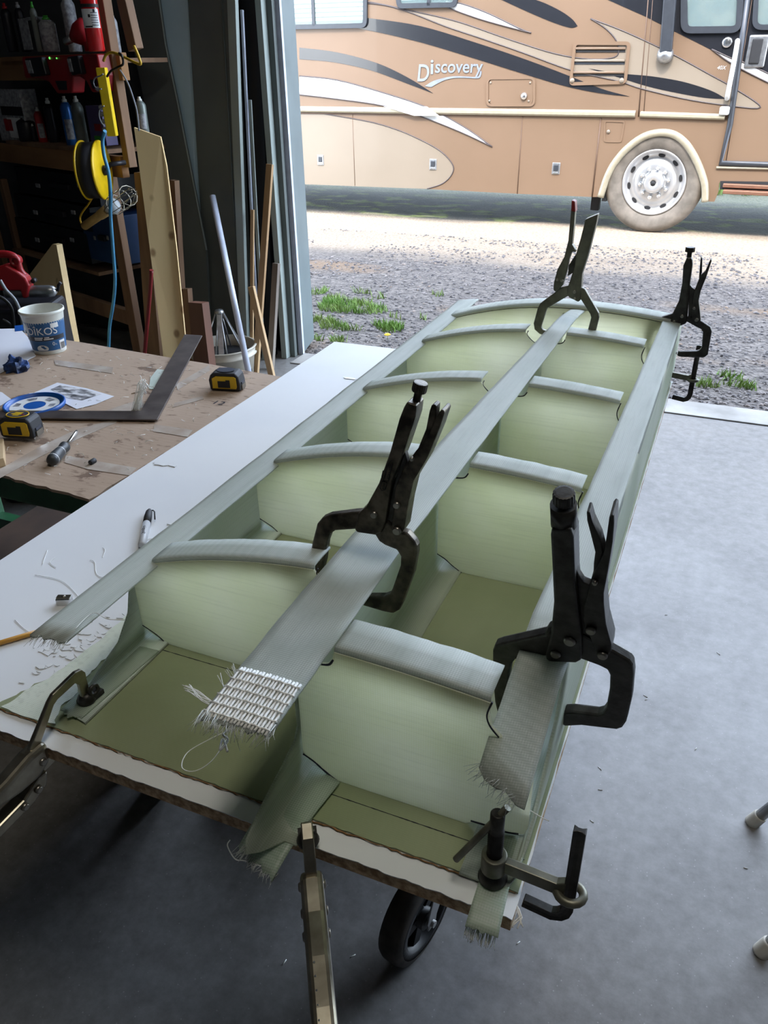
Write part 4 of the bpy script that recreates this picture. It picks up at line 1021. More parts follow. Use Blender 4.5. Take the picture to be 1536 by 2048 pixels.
# ---------------------------------------------------------------- things on the white board
def onw(px, dz=0.0): return onz(px, TZ+dz)
MAT['marker_white'] = M('marker_barrel', S(190, 192, 196), 0.35)
a, b = onw((285, 1098)), onw((300, 1028)); a.z = b.z = TZ+.0065; ax = (b-a).normalized(); L = (b-a).length
mk = thing('marker_pen', 'grey marker pen with a black clip cap lying on the white board', 'pen', (a.x, a.y, TZ))
MB().lathe(a, ax, [(.004, 0), (.006, .002), (.0062, L*.62)], 18).build('barrel', 'marker_white', mk)
MB().lathe(a+ax*L*.62, ax, [(.0064, 0), (.0064, L*.2), (.0055, L*.33), (.003, L*.40), (.0, L*.41)], 18).build('cap', 'tape_black', mk)
sdv = ax.cross(Vector((0, 0, 1)))
MB().tube([a+ax*L*.99, a+ax*L*1.0+sdv*.006, a+ax*L*.95+sdv*.009, a+ax*L*.72+sdv*.012], .0012, 6).build('clip', 'tape_black', mk)
vs, fs = text_mesh('Sharpie', .0085)
mb = MB()
m_ = a+ax*L*.34
side = ax.cross(Vector((0, 0, 1)))
mb.add([m_+ax*v.x + (side*math.sin(v.y/.0064)+Vector((0, 0, 1))*math.cos(v.y/.0064))*.0066 for v in vs], [tuple(reversed(f)) for f in fs]); mb.build('lettering', 'tape_black', mk)
sp = onw((131, 1207)); X = Vector((.93, .36, 0)).normalized(); Yv = Vector((-.36, .93, 0)).normalized(); Zv = Vector((0, 0, 1))
sh = thing('pencil_sharpener', 'small metal wedge pencil sharpener lying on the white board', 'sharpener', sp)
MB().prism([sp+X*x+Yv*y for x, y in ((-.010, -.007), (.010, -.0055), (.010, .0055), (-.010, .007))], (0, 0, .011)).build('wedge_body', 'chrome', sh, bevel=.0012)
MB().box(sp+Zv*.0118, (.019, .008, .0012), (X, Yv, Zv)).build('blade', 'nickel', sh)
MB().lathe(sp-X*.0101+Zv*.0055, -X, [(.0036, 0), (.0030, .0006), (0, .0006)], 16).build('pencil_hole', 'tape_black', sh)
MB().lathe(sp+Zv*.0124, Zv, [(.0028, 0), (.0026, .001), (0, .0012)], 12).build('screw', 'rivet', sh)
MAT['pencil'] = M('pencil_yellow', S(206, 150, 60), 0.4)
a, b = onw((-60, 1309)), onw((98, 1262)); a.z = b.z = TZ+.004
pc = thing('pencil', 'yellow wooden pencil lying on the white board under the frayed strip', 'pencil', (a.x, a.y, TZ))
MB().cyl(a, b, .0037, 6).build('barrel', 'pencil', pc)
MB().lathe(b, b-a, [(.0037, 0), (.0008, .014)], 6).build('sharpened_tip', 'pine', pc)
fl = MB(); rr = random.Random(21)
for k in range(80):
    px = (rr.gauss(170, 60), 0); px = (px[0], 1345-(px[0]-100)*.42 + rr.gauss(-18, 22))
    if not 5 < px[0] < 270: continue
    p = onw(px, .0006); n = rr.randint(4, 7); r = rr.uniform(.002, .011); q0 = rr.uniform(0, 6)
    pts = [p+Vector((r*rr.uniform(.4, 1.1)*math.cos(q0+i*6.28/n), r*.55*rr.uniform(.4, 1.1)*math.sin(q0+i*6.28/n), 0)) for i in range(n)]
    fl.prism(pts, (rr.uniform(-.0004, .0004), 0, rr.uniform(.0003, .0009)))
for px, r in (((318, 928), .018), ((345, 932), .012), ((820, 697), .012), ((700, 757), .016), ((345, 1050), .009), ((430, 985), .006)):
    p = onw(px, .0004); n = 9; fl.prism([p+Vector((r*rr.uniform(.5, 1.2)*math.cos(i*6.28/n), r*.4*rr.uniform(.5, 1.2)*math.sin(i*6.28/n), 0)) for i in range(n)], (0, 0, .0012))
MAT['resin_white'] = M('white_resin_flake', S(232, 234, 236), 0.35)
fl.build('resin_flakes', 'resin_white', kind='stuff'); tag(bpy.data.objects['resin_flakes'], 'flakes and smears of white resin on the white board', 'scraps')
st = MB()
for path in ([(70, 1150), (120, 1160), (150, 1185), (165, 1210)], [(180, 1120), (190, 1125), (195, 1150), (230, 1158), (260, 1150)], [(285, 1080), (330, 1075), (370, 1078)], [(205, 1095), (210, 1100), (205, 1115)], [(95, 1100), (85, 1128)], [(30, 1240), (60, 1265), (95, 1270), (130, 1285)], [(110, 1115), (100, 1125), (112, 1135)]):
    st.tube(smooth_path([onw(p, .001) for p in path]), .0005, 4)
st.build('fibre_threads', 'strand', kind='stuff'); tag(bpy.data.objects['fibre_threads'], 'loose glass threads lying on the white board', 'scraps')

# ---------------------------------------------------------------- box under the bench, and unseen boxes added to darken the floor
MAT['box_brown'] = M('brown_box', S(74, 54, 40), 0.8, col2=S(58, 42, 32), scale=8)
MAT['box_dark'] = M('dark_plastic', S(34, 38, 44), 0.6)
def carton(label, lo, hi, mat, name='floor_box', rz=0.0):
    c = Vector(((lo[0]+hi[0])/2, (lo[1]+hi[1])/2, lo[2])); rot = Matrix.Rotation(rz, 3, 'Z')
    r = thing(name, label, 'box', c, rot); h = hi[2]-lo[2]
    X, Y_ = rot @ Vector((1, 0, 0)), rot @ Vector((0, 1, 0)); Zv = Vector((0, 0, 1)); w, d = hi[0]-lo[0], hi[1]-lo[1]
    MB().box(c+Zv*(h*.46), (w, d, h*.92), (X, Y_, Zv)).build('box_body', mat, r, bevel=.004)
    MB().box(c+Zv*(h*.96), (w+.012, d+.012, h*.08), (X, Y_, Zv)).build('box_lid', mat, r, bevel=.003)
    return r
carton('brown cardboard box on the floor under the front of the green bench', (-1.75, 1.02, 0), (-1.15, 1.5, .42), 'box_brown', rz=.0)
carton('unseen dark box added under the rolling table to darken the floor, the left one', (-.90, 1.55, 0), (-.52, 1.80, .8), 'box_dark')
carton('unseen dark box added under the rolling table to darken the floor, the right one', (-.50, 1.55, 0), (-.30, 1.80, .8), 'box_dark')

# ================================================================== STOOL AT THE RIGHT (two feet in view)
MAT['alu'] = M('brushed_aluminium', S(176, 178, 180), 0.35, 0.85, col2=S(150, 152, 154), scale=30)
MAT['foot_white'] = M('white_rubber_foot', S(206, 202, 190), 0.6)
stl = thing('step_stool', 'aluminium legged stool with white rubber feet at the right edge of the floor', 'stool', (.52, 1.4, 0))
feet = [onz((1503, 1645), 0), onz((1520, 1905), 0)]
f0, f1 = feet; back = Vector((.46, .06, 0))
tops = [(f0, Vector((f0.x+.17, f0.y-.05, .46))), (f1, Vector((f1.x+.17, f1.y+.05, .46))), (f0+back, Vector((f0.x+.30, f0.y-.05, .46))), (f1+back, Vector((f1.x+.30, f1.y+.05, .46)))]
for a, b in tops:
    lg = MB().tube([a+(b-a)*.02, b], .0125, 14).build('leg', 'alu', stl)
    MB().lathe(a, b-a, [(.016, 0), (.0165, .004), (.0155, .034), (.0145, .038)], 18).build('rubber_foot', 'foot_white', lg)
c = (tops[0][1]+tops[3][1])/2
MB().lathe(c, (0, 0, 1), [(.15, 0), (.16, .006), (.16, .03), (.15, .038), (0, .038)], 36).build('seat', 'frame_black', stl)

# crumbs on the floor
cr = MB(); rr = random.Random(31)
for px in ((1487, 1735), (1203, 1540), (1290, 1400), (565, 1930), (700, 1915), (1040, 1883), (1205, 1580), (1295, 1395), (1330, 1230), (1180, 1640), (1390, 1500), (1440, 1310)):
    p = onz(px, .001); q = rr.uniform(0, 6.28); d = Vector((math.cos(q), math.sin(q), 0)); cr.tube([p, p+d*.006, p+d*rr.uniform(.008, .014)], .0011, 4)
cr.build('floor_crumbs', 'strand', kind='stuff'); tag(bpy.data.objects['floor_crumbs'], 'tiny white fibre crumbs on the concrete floor', 'scraps')

# ================================================================== DOORWAY POSTS AND THE STEEL LEANING BESIDE IT
MAT['steel_grey'] = M('grey_green_painted_steel', S(150, 160, 156), 0.5, 0.0, col2=S(138, 148, 144), scale=3)
MAT['jamb_paint'] = M('jamb_paint', S(108, 120, 122), .5, col2=S(98, 110, 112), scale=3)
MAT['steel_char'] = M('charcoal_painted_steel', S(100, 107, 105), 0.55, 0.1, col2=S(90, 97, 95), scale=3)
MAT['steel_lit'] = M('lit_web_steel', S(176, 200, 212), 0.5, 0.0, col2=S(160, 186, 198), scale=3)  # column web coloured paler, standing in for daylight falling on it
MAT['steel_blk'] = M('black_track', S(34, 36, 40), 0.5, 0.2)
MAT['white_trim'] = M('white_vinyl_trim', S(206, 214, 232), 0.4)
MAT['pvc'] = M('white_tube', S(206, 214, 232), 0.35)
MAT['wood_strip'] = M('pale_wood_strip', S(190, 160, 120), 0.65, col2=S(156, 124, 88), scale=6, stretch=(1, 1, .12))
MAT['wood_old'] = M('weathered_wood', S(140, 132, 122), 0.75, col2=S(110, 100, 92), scale=6, stretch=(1, 1, .12))
def slab(mb, quad_px, Y, t):
    return mb.prism([ony(p, Y) for p in quad_px], (0, t, 0))
# jamb: grey-green panel with the white weather strip
jb = MB(); base = onz((629, 688), 0.0)
def vertical_panel(px0, px1, Y, z1=3.95, t=.09):
    a, b = ony(px0, Y), ony(px1, Y); return MB().span((a.x, Y, 0), (b.x, Y+t, z1))
ja, jb_ = ony((606, 694), 4.13), ony((629, 688), 4.42)
struct(MB().prism([(ja.x, ja.y, 0), (jb_.x, jb_.y, 0), (jb_.x-.10, jb_.y, 0), (ja.x-.10, ja.y, 0)], (0, 0, 3.95)), 'trim_1', 'jamb_paint')
struct(vertical_panel((597, 703), (606, 703), 4.10, t=.02), 'trim_2', 'white_trim')
struct(vertical_panel((560, 700), (593, 700), 4.12, t=.10), 'trim_3', 'steel_blk')
# upright channel and tracks left of the jamb
def leaner(name, label, cat, foot_px, foot_z, top_px, Y0, Y1, w, t, mat, group=None, round_=False):
    a = ony(foot_px, Y0); a.z = foot_z
    b = ony(top_px, Y1)
    d = (b-a).normalized(); s = d.cross(Vector((0, 1, 0))).normalized(); n_ = d.cross(s)
    mb = MB()
    if round_:
        mb.tube([a+d*w*.5, b], w/2, 16)
    else:
        mb.add([a+s*(i*w/2)+n_*(j*t/2) for i, j in ((-1, -1), (1, -1), (1, 1), (-1, 1))] + [b+s*(i*w/2)+n_*(j*t/2) for i, j in ((-1, -1), (1, -1), (1, 1), (-1, 1))],
               [(3, 2, 1, 0), (4, 5, 6, 7), (0, 1, 5, 4), (1, 2, 6, 5), (2, 3, 7, 6), (3, 0, 4, 7)])
    z0 = min(p.z for p in mb.v)
    mb.v = [p-Vector((0, 0, z0-.0005)) if not round_ else p for p in mb.v]
    return solo(mb, name, mat, label, cat, group, loc=(a.x, a.y, 0), bevel=0 if round_ else .002)
col = thing('steel_column', 'charcoal steel building column with a slanting inner flange, left of the doorway', 'column', ony((430, 760), 4.05))
Yc = 4.08
def cz(px, Y): p = ony(px, Y); return p
def colplate(name, px, Y, t, mat, **kw): slab(MB(), px, Y, t).build(name, mat, col, **kw)
colplate('face_plate', [(372, -60), (463, -60), (503, 742), (420, 742)], 3.98, .05, 'steel_char', bevel=.003)
wp = [ony((300, -60), 3.955), ony((372, -60), 4.0), ony((424, 742), 4.0), ony((405, 742), 3.955)]
MB().prism(wp, (-.012, .004, 0)).build('web_plate', 'steel_lit', col)
colplate('inner_flange', [(235, -60), (308, -60), (330, 90), (355, 210), (412, 500), (424, 742), (370, 742), (352, 520), (300, 260)], 3.94, .02, 'steel_char')
MB().tube([ony(p, 3.94) for p in ((309, -60), (331, 90), (356, 210), (413, 500))], .005, 6).build('flange_edge', 'steel_grey', col)
colplate('dark_rib', [(360, -60), (378, -60), (424, 742), (406, 742)], 4.02, .03, 'steel_blk')  # narrow black strip between web and face plate
for xa, xb in ((452, 497), (440, 486)):
    MB().tube([ony((xa, -60), 3.975), ony((xb, 742), 3.975)], .004, 6).build('pressed_rib', 'steel_char', col)
leaner('steel_channel', 'pale grey steel channel leaning beside the charcoal column', 'channel', (494, 742), 0, (463, -60), 3.90, 3.93, .048, .03, 'steel_grey')
leaner('steel_channel', 'grey steel channel standing nearest the black door track', 'channel', (572, 712), 0, (516, -60), 4.02, 4.04, .035, .05, 'steel_grey')
leaner('steel_angle', 'dark steel length behind the leaning wood strips', 'steel', (540, 720), 0, (498, -60), 4.04, 4.08, .10, .03, 'steel_blk')
leaner('steel_angle', 'thin dark steel bar left of the black door track', 'steel', (585, 705), 0, (533, -60), 4.06, 4.08, .05, .03, 'steel_char')
leaner('thin_rod', 'bright thin rod leaning between the steel channels', 'rod', (520, 740), 0, (484, 20), 3.96, 3.98, .014, .014, 'pvc')
leaner('thin_rod', 'narrow pale strip leaning just right of the bright rod', 'rod', (530, 742), 0, (500, 200), 3.93, 3.97, .018, .01, 'steel_grey')
leaner('white_tube', 'white plastic tube leaning diagonally behind the bucket', 'tube', (502, 745), 0, (425, 392), 3.40, 3.85, .034, .036, 'pvc', round_=True)
leaner('wood_strip', 'long pale wood strip leaning to the right', 'wood', (511, 745), 0, (540, 330), 3.70, 3.95, .036, .022, 'wood_strip')
leaner('wood_strip', 'short pale wood strip leaning to the left with a grey tip', 'wood', (546, 748), 0, (503, 575), 3.56, 3.62, .034, .022, 'wood_strip')
leaner('wood_strip', 'weathered grey wood strip standing behind the crossed strips', 'wood', (542, 745), 0, (553, 528), 3.80, 3.92, .036, .03, 'wood_old')
leaner('wood_strip', 'narrow pale wood lath behind the crossed strips', 'wood', (505, 742), 0, (505, 420), 3.84, 3.92, .020, .014, 'wood_strip')
ob = ony((563, 322), 4.115)
outl = thing('wall_outlet', 'small dark outlet box on the black door track', 'outlet', ob)
MB().box(ob, (.05, .02, .085)).build('box_body', 'tape_black', outl, bevel=.004)
for dz in (-.02, .02): MB().lathe(ob+Vector((0, -.0101, dz)), (0, -1, 0), [(.012, 0), (.011, .002), (0, .002)], 14).build('socket', 'tape_grey', outl)

# bucket with a slotted metal piece
MAT['bucket'] = M('grimy_white_pail', S(196, 192, 180), 0.5, col2=S(166, 158, 142), scale=9)
bc = onz((452, 748), 0)
bk = thing('pail', 'low grimy white plastic pail on the floor beside the column', 'pail', bc)
R_ = .185
bt = ony((452, 690), bc.y).z
MB().lathe(bc, (0, 0, 1), [(R_*.86, 0), (R_*.88, .002), (R_*.96, bt*.72), (R_*1.03, bt*.73), (R_*1.03, bt*.78), (R_*.98, bt*.79), (R_, bt*.96), (R_*1.04, bt*.97), (R_*1.04, bt), (R_*.97, bt), (R_*.92, bt*.6), (R_*.9, .02), (0, .02)], 40).build('pail_body', 'bucket', bk)
MB().lathe(bc+Vector((0, 0, .02)), (0, 0, 1), [(R_*.9, 0), (R_*.93, bt*.55), (0, bt*.58)], 28).build('contents', 'box_dark', bk)
cone = thing('slotted_cone', 'slotted grey aluminium cone frame standing in the white pail', 'metal part', bc+Vector((0, 0, bt*.6)))
tp = ony((455, 622), bc.y); tp = Vector((bc.x+.004, bc.y, tp.z)); zb = bt*.62
for k in range(4):
    q = k*math.pi/2+.5; a = Vector((bc.x+.125*math.cos(q), bc.y+.125*math.sin(q), zb)); b = Vector((tp.x+.018*math.cos(q), tp.y+.018*math.sin(q), tp.z-.01))
    d = (b-a).normalized(); s = Vector((-math.sin(q), math.cos(q), 0)); n_ = d.cross(s)
    MB().box((a+b)/2, (.030, .008, (b-a).length), (s, n_, d)).build('leg', 'alu', cone, bevel=.002)
    for e in (-1, 1):
        aa, bb = a+s*e*.035, b+s*e*.006; dd = (bb-aa).normalized(); MB().tube([aa, bb], .0045, 6).build('rib', 'alu', cone)
MB().lathe(tp-Vector((0, 0, .018)), (0, 0, 1), [(.028, 0), (.026, .012), (.02, .02), (0, .02)], 20).build('cap', 'alu', cone)

# ================================================================== SHELVING AND TOOLS ON THE LEFT
SP0 = deep((250, 400), 4.1); SU = Vector((.94, -.34, 0)).normalized(); SN = Vector((-.34, -.94, 0)).normalized(); ZZ = Vector((0, 0, 1))
def sp(px, off=0.0): return onp(px, SP0+SN*off, SN)
def depth_of(p): return (p-CAM).dot(FWD)
def mpp(p): return depth_of(p)/FPX                              # metres per pixel at a point
MAT['stud'] = M('rough_brown_stud', S(136, 106, 80), 0.75, col2=S(104, 78, 58), scale=7, stretch=(1, 1, .15), bmp=.2, bscale=60)
MAT['beam'] = M('orange_brown_beam', S(150, 110, 70), 0.75, col2=S(118, 82, 50), scale=5, stretch=(.2, .2, 1), bmp=.2, bscale=60)
shelf = thing('tool_shelf', 'rough wooden tool shelf of studs and beams in the dark left corner', 'shelf', sp((250, 700)))
def sbox(name, mat, px_bl, px_tr, d0, d1, parent, **kw):
    a, b = sp(px_bl, d0), sp(px_tr, d0); w = (b-a).dot(SU); cx = (px_bl[0]+px_tr[0])/2; za, zb = sp((cx, px_bl[1]), d0).z, sp((cx, px_tr[1]), d0).z; h = abs(za-zb); z0 = min(za, zb)
    c = a + SU*(w/2); c.z = z0+h/2
    c = c - SN*((d0-d1)/2)
    return MB().box(c, (abs(w), abs(d0-d1), h), (SU, SN, ZZ)).build(name, mat, parent, bevel=.003, **kw)
def stud(px_top, px_bot, w, d, off, z0=None, name='post', mat='stud'):
    b = sp(px_bot, off); t = sp(px_top, off); z0 = b.z if z0 is None else z0
    c = Vector((b.x, b.y, (z0+t.z)/2)) - SN*d/2
    return MB().box(c, (w, d, t.z-z0), (SU, SN, ZZ)).build(name, mat, shelf, bevel=.003)
stud((192, -60), (254, 335), .05, .045, .02)
stud((235, 344), (262, 640), .085, .04, .03, z0=0.0)
stud((5, -40), (30, 640), .06, .04, -.05, z0=0.0)
stud((8, 360), (32, 500), .05, .04, .0, z0=0.0)
def beam(px0, px1, h, d, off, mat='beam'):
    a, b = sp(px0, off), sp(px1, off); b.z = a.z; c = (a+b)/2 - SN*d/2 + ZZ*(-h/2)
    return MB().box(c, ((b-a).length, d, h), (SU, SN, ZZ)).build('beam', mat, shelf, bevel=.003)
beam((-60, 281), (240, 318), .10, .04, .03)
beam((-60, 117), (240, 122), .115, .04, .0)
beam((-60, 520), (250, 536), .085, .04, .02, 'stud')
def board(px, off0, off1, t=.02):
    a = sp(px, off0); c = a - SN*((off0-off1)/2)
    return MB().box(Vector((c.x-.28*SU.x, c.y-.28*SU.y, a.z-t/2)), (1.1, abs(off0-off1), t), (SU, SN, ZZ)).build('shelf_board', 'stud', shelf)
board((150, 295), .02, -.36); board((150, 118), .0, -.36); board((150, 532), .02, -.36)
# slanting brace beside the column
a, b = sp((240, -40), .02), sp((272, 100), .02); d = (b-a).normalized(); s = d.cross(SN).normalized()
MB().box((a+b)/2, (.07, .04, (b-a).length), (s, SN, d)).build('brace', 'stud', shelf, bevel=.003)

def item(name, label, cat, px, off):
    return thing(name, label, cat, sp(px, off))
def can(label, px_bot, px_top, wpx, off, mat, cap='tub_white', name='spray_can', cat='can', group=None, lab=None):
    b = sp(px_bot, off); h = sp(px_top, off).z-b.z; r = wpx*mpp(b)/2
    root = thing(name, label, cat, b, group=group)
    MB().lathe(b, ZZ, [(r*.94, 0), (r, .004), (r, h*.76), (r*.93, h*.80), (r*.62, h*.87), (r*.5, h*.88)], 24).build('body', mat, root)
    MB().lathe(b+ZZ*h*.87, ZZ, [(r*.45, 0), (r*.45, h*.06), (r*.28, h*.075), (r*.28, h*.13), (0, h*.13)], 16).build('nozzle', cap, root)
    if lab:
        f = (Vector((CAM.x, CAM.y, 0))-Vector((b.x, b.y, 0))).normalized(); a0 = math.atan2(f.y, f.x)
        rows = [[b+Vector((math.cos(a0+q)*(r+.0008), math.sin(a0+q)*(r+.0008), z*h)) for q in [(-.7+.14*i) for i in range(11)]] for z in (.15, .55)]
        MB().grid(rows).build('label', lab, root)
    return root
MAT['can_blue'] = M('blue_can', S(40, 104, 176), .35, .3); MAT['can_red'] = M('red_can', S(168, 36, 40), .4); MAT['can_grey'] = M('grey_green_can', S(112, 120, 116), .4, .3)
MAT['can_black'] = M('black_can', S(36, 36, 42), .4, .3); MAT['can_purple'] = M('purple_carton', S(92, 84, 132), .5); MAT['red_tool'] = M('red_tool_plastic', S(150, 22, 30), .4)
MAT['navy'] = M('navy_case', S(15, 19, 26), .5); MAT['blue_case'] = M('blue_case', S(26, 60, 104), .5); MAT['green_cap'] = M('green_cap', S(70, 170, 60), .4); MAT['clear_tube'] = M('hazy_tube', S(120, 126, 118), .2)
MAT['label_grey'] = M('faded_label', S(170, 172, 176), .6, col2=S(120, 122, 128), scale=60)
can('blue spray can with a grey label on the middle shelf', (146, 293), (132, 192), 22, -.06, 'can_blue', lab='label_grey')
can('grey green spray can right of the blue can', (168, 293), (160, 192), 23, -.06, 'can_grey')
can('red spray can with a white tip on the middle shelf', (88, 286), (82, 214), 17, -.06, 'can_red', lab='label_grey')
can('black spray can between the red and blue cans', (112, 290), (103, 196), 21, -.09, 'can_black')
can('grey spray can standing alone right of the stud', (289, 268), (276, 193), 21, -.12, 'can_grey', lab='label_grey')
can('squat dark jar on the middle shelf', (60, 286), (56, 232), 36, -.05, 'can_black', 'can_black', name='jar', cat='jar')
can('small dark bottle with white cap beside the red can', (72, 286), (70, 248), 10, -.05, 'can_black', name='bottle', cat='bottle')
def crate(name, label, cat, px_bl, px_tr, d, off, mat, extra=None):
    a = sp(px_bl, off); root = thing(name, label, cat, a); 
    sbox('box_body', mat, px_bl, px_tr, off, off-d, root)
    if extra:
        for nm, m, bl, tr in extra: sbox(nm, m, bl, tr, off+.003, off-.001, root)
    return root
crate('carton', 'white carton with a black band on the middle shelf, farthest left', 'carton', (4, 283), (36, 178), .1, -.03, 'label_grey', [('black_band', 'can_black', (4, 231), (42, 213)), ('red_patch', 'can_red', (12, 262), (22, 238)), ('white_panel', 'white_print', (22, 276), (38, 236))])
crate('carton', 'purple carton beside the grey green can', 'carton', (184, 290), (200, 212), .07, -.05, 'can_purple', [('red_patch', 'can_red', (190, 262), (200, 248)), ('green_patch', 'green_cap', (190, 284), (200, 272))])
MAT['lava'] = M('dark_print2', S(48, 48, 46), .6, col2=S(24, 24, 26), scale=40)
crate('chip_pouch', 'dark pouch with white borders on the top shelf', 'pouch', (52, 100), (72, 34), .05, -.03, 'lava', [('white_border', 'label_grey', (48, 100), (53, 36)), ('white_edge', 'label_grey', (52, 41), (72, 34))])
can('clear tube with a bright green cap on the top shelf', (82, 104), (74, 2), 14, -.03, 'clear_tube', 'green_cap', name='tube_bottle', cat='bottle')
can('white tub with green rim on the top shelf', (104, 104), (98, 30), 32, -.06, 'label_grey', 'green_cap', name='jar', cat='jar')
can('pale spray bottle behind the red tool', (152, 104), (146, -20), 26, -.12, 'label_grey', 'tub_white', name='spray_bottle', cat='bottle')
can('dark bottle with a red cap at the top left', (28, 104), (22, 4), 20, -.06, 'can_black', 'can_red', name='bottle', cat='bottle')
can('black bottle with a grey cap at the top left', (54, 104), (48, 2), 18, -.1, 'can_black', 'label_grey', name='bottle', cat='bottle')
can('pale bottle right of the stud near the brace', (236, 106), (228, 25), 15, -.12, 'label_grey', name='bottle', cat='bottle')
# red chargers hung on the upper beam
def charger(label, px_bl, px_tr, off):
    root = thing('battery_charger', label, 'charger', sp(px_bl, off))
    a, b = sp(px_bl, off), sp(px_tr, off); w = (b-a).dot(SU); h = b.z-a.z
    Q = lambda u, v, o=0: a+SU*(u*w)+ZZ*(v*h)+SN*o
    MB().prism([Q(u, v) for u, v in ((.0, .42), (.02, 1), (.98, 1), (1, .45), (.92, .02), (.62, 0), (.5, .3), (.3, .42))], -SN*.07).build('charger_body', 'red_tool', root, bevel=.008, seg=3)
    MB().prism([Q(u, v, .03) for u, v in ((.2, .95), (.55, .98), (.58, .5), (.25, .45))], -SN*.03).build('battery_pack', 'can_black', root, bevel=.006)
    MB().prism([Q(u, v, .002) for u, v in ((.64, .34), (.86, .34), (.84, .1), (.68, .1))], -SN*.01).build('vent', 'can_black', root)
    MB().prism([Q(u, v, .034) for u, v in ((.22, .9), (.32, .9), (.34, .55), (.24, .55))], -SN*.006).build('pack_label', 'label_grey', root)
    return root, Q
r1, Q = charger('red battery charger with a black pack, left one on the upper beam', (56, 186), (138, 110), .09)
MAT['led_green'] = bpy.data.materials.new('green_led'); MAT['led_green'].use_nodes = True
P_ = MAT['led_green'].node_tree.nodes['Principled BSDF']; P_.inputs['Base Color'].default_value = (.1, .8, .1, 1); P_.inputs['Emission Color'].default_value = (.15, 1, .15, 1); P_.inputs['Emission Strength'].default_value = 0.6
MB().lathe(Q(.62, .94, .002), SN, [(.006, 0), (.005, .003), (0, .004)], 10).build('indicator_light', 'led_green', r1)
MB().lathe(Q(.76, .93, .002), SN, [(.004, 0), (.003, .003), (0, .004)], 10).build('indicator_light', 'led_green', r1)
charger('red battery charger beside the stud, right one on the upper beam', (146, 184), (194, 108), .09)
# red heat gun style tool on the top shelf
t0 = sp((168, 104), .0); tl = thing('red_power_tool', 'red pistol shaped power tool on the top shelf', 'power tool', t0)
a, b = sp((172, 62), .0), sp((134, 82), .05); ax = (b-a).normalized()
MB().lathe(a, ax, [(.0, -.03), (.045, -.025), (.058, 0), (.052, .04), (.03, .075), (.02, .09)], 24).build('housing', 'red_tool', tl)
MB().lathe(a+ax*.088, ax, [(.019, 0), (.016, .05), (.012, .052), (0, .052)], 16).build('nozzle', 'alu', tl)
MB().tube([a-ax*.005, sp((178, 82), .0), sp((182, 102), .0)], [.035, .03, .028], 12).build('handle', 'red_tool', tl)
# fire extinguisher hung on the stud
MAT['ext_red'] = M('extinguisher_red', S(196, 22, 26), .25, coat=.5)
e0 = sp((194, 103), .10); et = sp((180, -40), .10); r = 16.5*mpp(e0); h = et.z-e0.z
ex = thing('fire_extinguisher', 'red fire extinguisher with a white label hung on the shelf stud', 'extinguisher', e0)
MB().lathe(e0, ZZ, [(r*.86, 0), (r, .006), (r, h*.86), (r*.8, h*.94), (r*.4, h), (r*.3, h*1.06)], 32).build('cylinder', 'ext_red', ex)
f = (Vector((0, 0, 0))-Vector((e0.x, e0.y, 0))).normalized(); a0 = math.atan2(f.y, f.x)
def ebit(z0, z1, q0, q1, mat, name, off=.001):
    rows = [[e0+Vector((math.cos(a0+lerp(q0, q1, i/12))*(r+off), math.sin(a0+lerp(q0, q1, i/12))*(r+off), z-e0.z)) for i in range(13)] for z in (z0, z1)]
    return MB().grid(rows).build(name, mat, ex)
zl0 = sp((192, 56), .10).z-e0.z+e0.z; zl1 = sp((184, 18), .10).z
ebit(zl0, zl1, -1.3, 1.0, 'white_print', 'label')
for k in range(6): zz = lerp(zl0, zl1, .12+.13*k); ebit(zz, zz+.004, -.05, .75, 'print_grey', 'label_text', .0016)
for k, (q, zz) in enumerate(((.25, .82), (-.35, .55))):
    ebit(lerp(zl0, zl1, zz), lerp(zl0, zl1, zz)+.012, q, q+.25, 'can_black', 'pictogram', .0016)
ebit(lerp(zl0, zl1, .03), lerp(zl0, zl1, .11), -.9, .0, 'can_black', 'label_bar', .0016)
ebit(sp((182, 15), .1).z, sp((182, 8), .1).z, -1.4, 1.4, 'lava', 'hanger_strap', .0016)
MB().tube([e0+ZZ*h*1.0, e0+ZZ*(h*1.1), e0+ZZ*(h*1.12)+SU*.05], .012, 10).build('valve', 'can_black', ex)
# yellow power strip on the stud
MAT['strip_yellow'] = M('yellow_metal', S(232, 200, 30), .4); MAT['strip_dull'] = M('yellow_outlet_face', S(188, 158, 22), .5)
s0 = sp((226, 272), .10); s1 = sp((208, 135), .10); hS = s1.z-s0.z; w = .042
ps = thing('power_strip', 'yellow metal power strip fixed upright on the shelf stud', 'power strip', s0)
ang = math.radians(48); pu = (SU*math.cos(ang)+SN*math.sin(ang)).normalized(); pn = (SN*math.cos(ang)-SU*math.sin(ang)).normalized()
MB().box(s0+ZZ*hS/2, (w, w, hS), (pu, pn, ZZ)).build('strip_body', 'strip_yellow', ps, bevel=.003)
MB().box(s0+ZZ*hS/2+pn*(w/2), (w*.82, .003, hS*.97), (pu, pn, ZZ)).build('outlet_face', 'strip_dull', ps)
for k, zz in enumerate((.10, .22, .33, .43, .56, .70, .86)):
    c = s0+ZZ*hS*zz+pn*(w/2+.0015)
    o = MB().box(c, (w*.5, .004, .022), (pu, pn, ZZ)).build('socket', 'can_black', ps)
    if k in (0, 1, 2, 3, 5):
        MB().lathe(c, pn, [(.011, 0), (.011, .014), (.007, .022), (0, .022)], 12).build('plug', 'label_grey', ps)
def cord(name, label, px, off, rad, mat, offs=None):
    pts = [sp(p, off if offs is None else offs[i]) for i, p in enumerate(px)]
    mb = MB().tube(smooth_path(pts, 5), rad, 8)
    return solo(mb, name, mat, label, 'cord', loc=pts[-1])
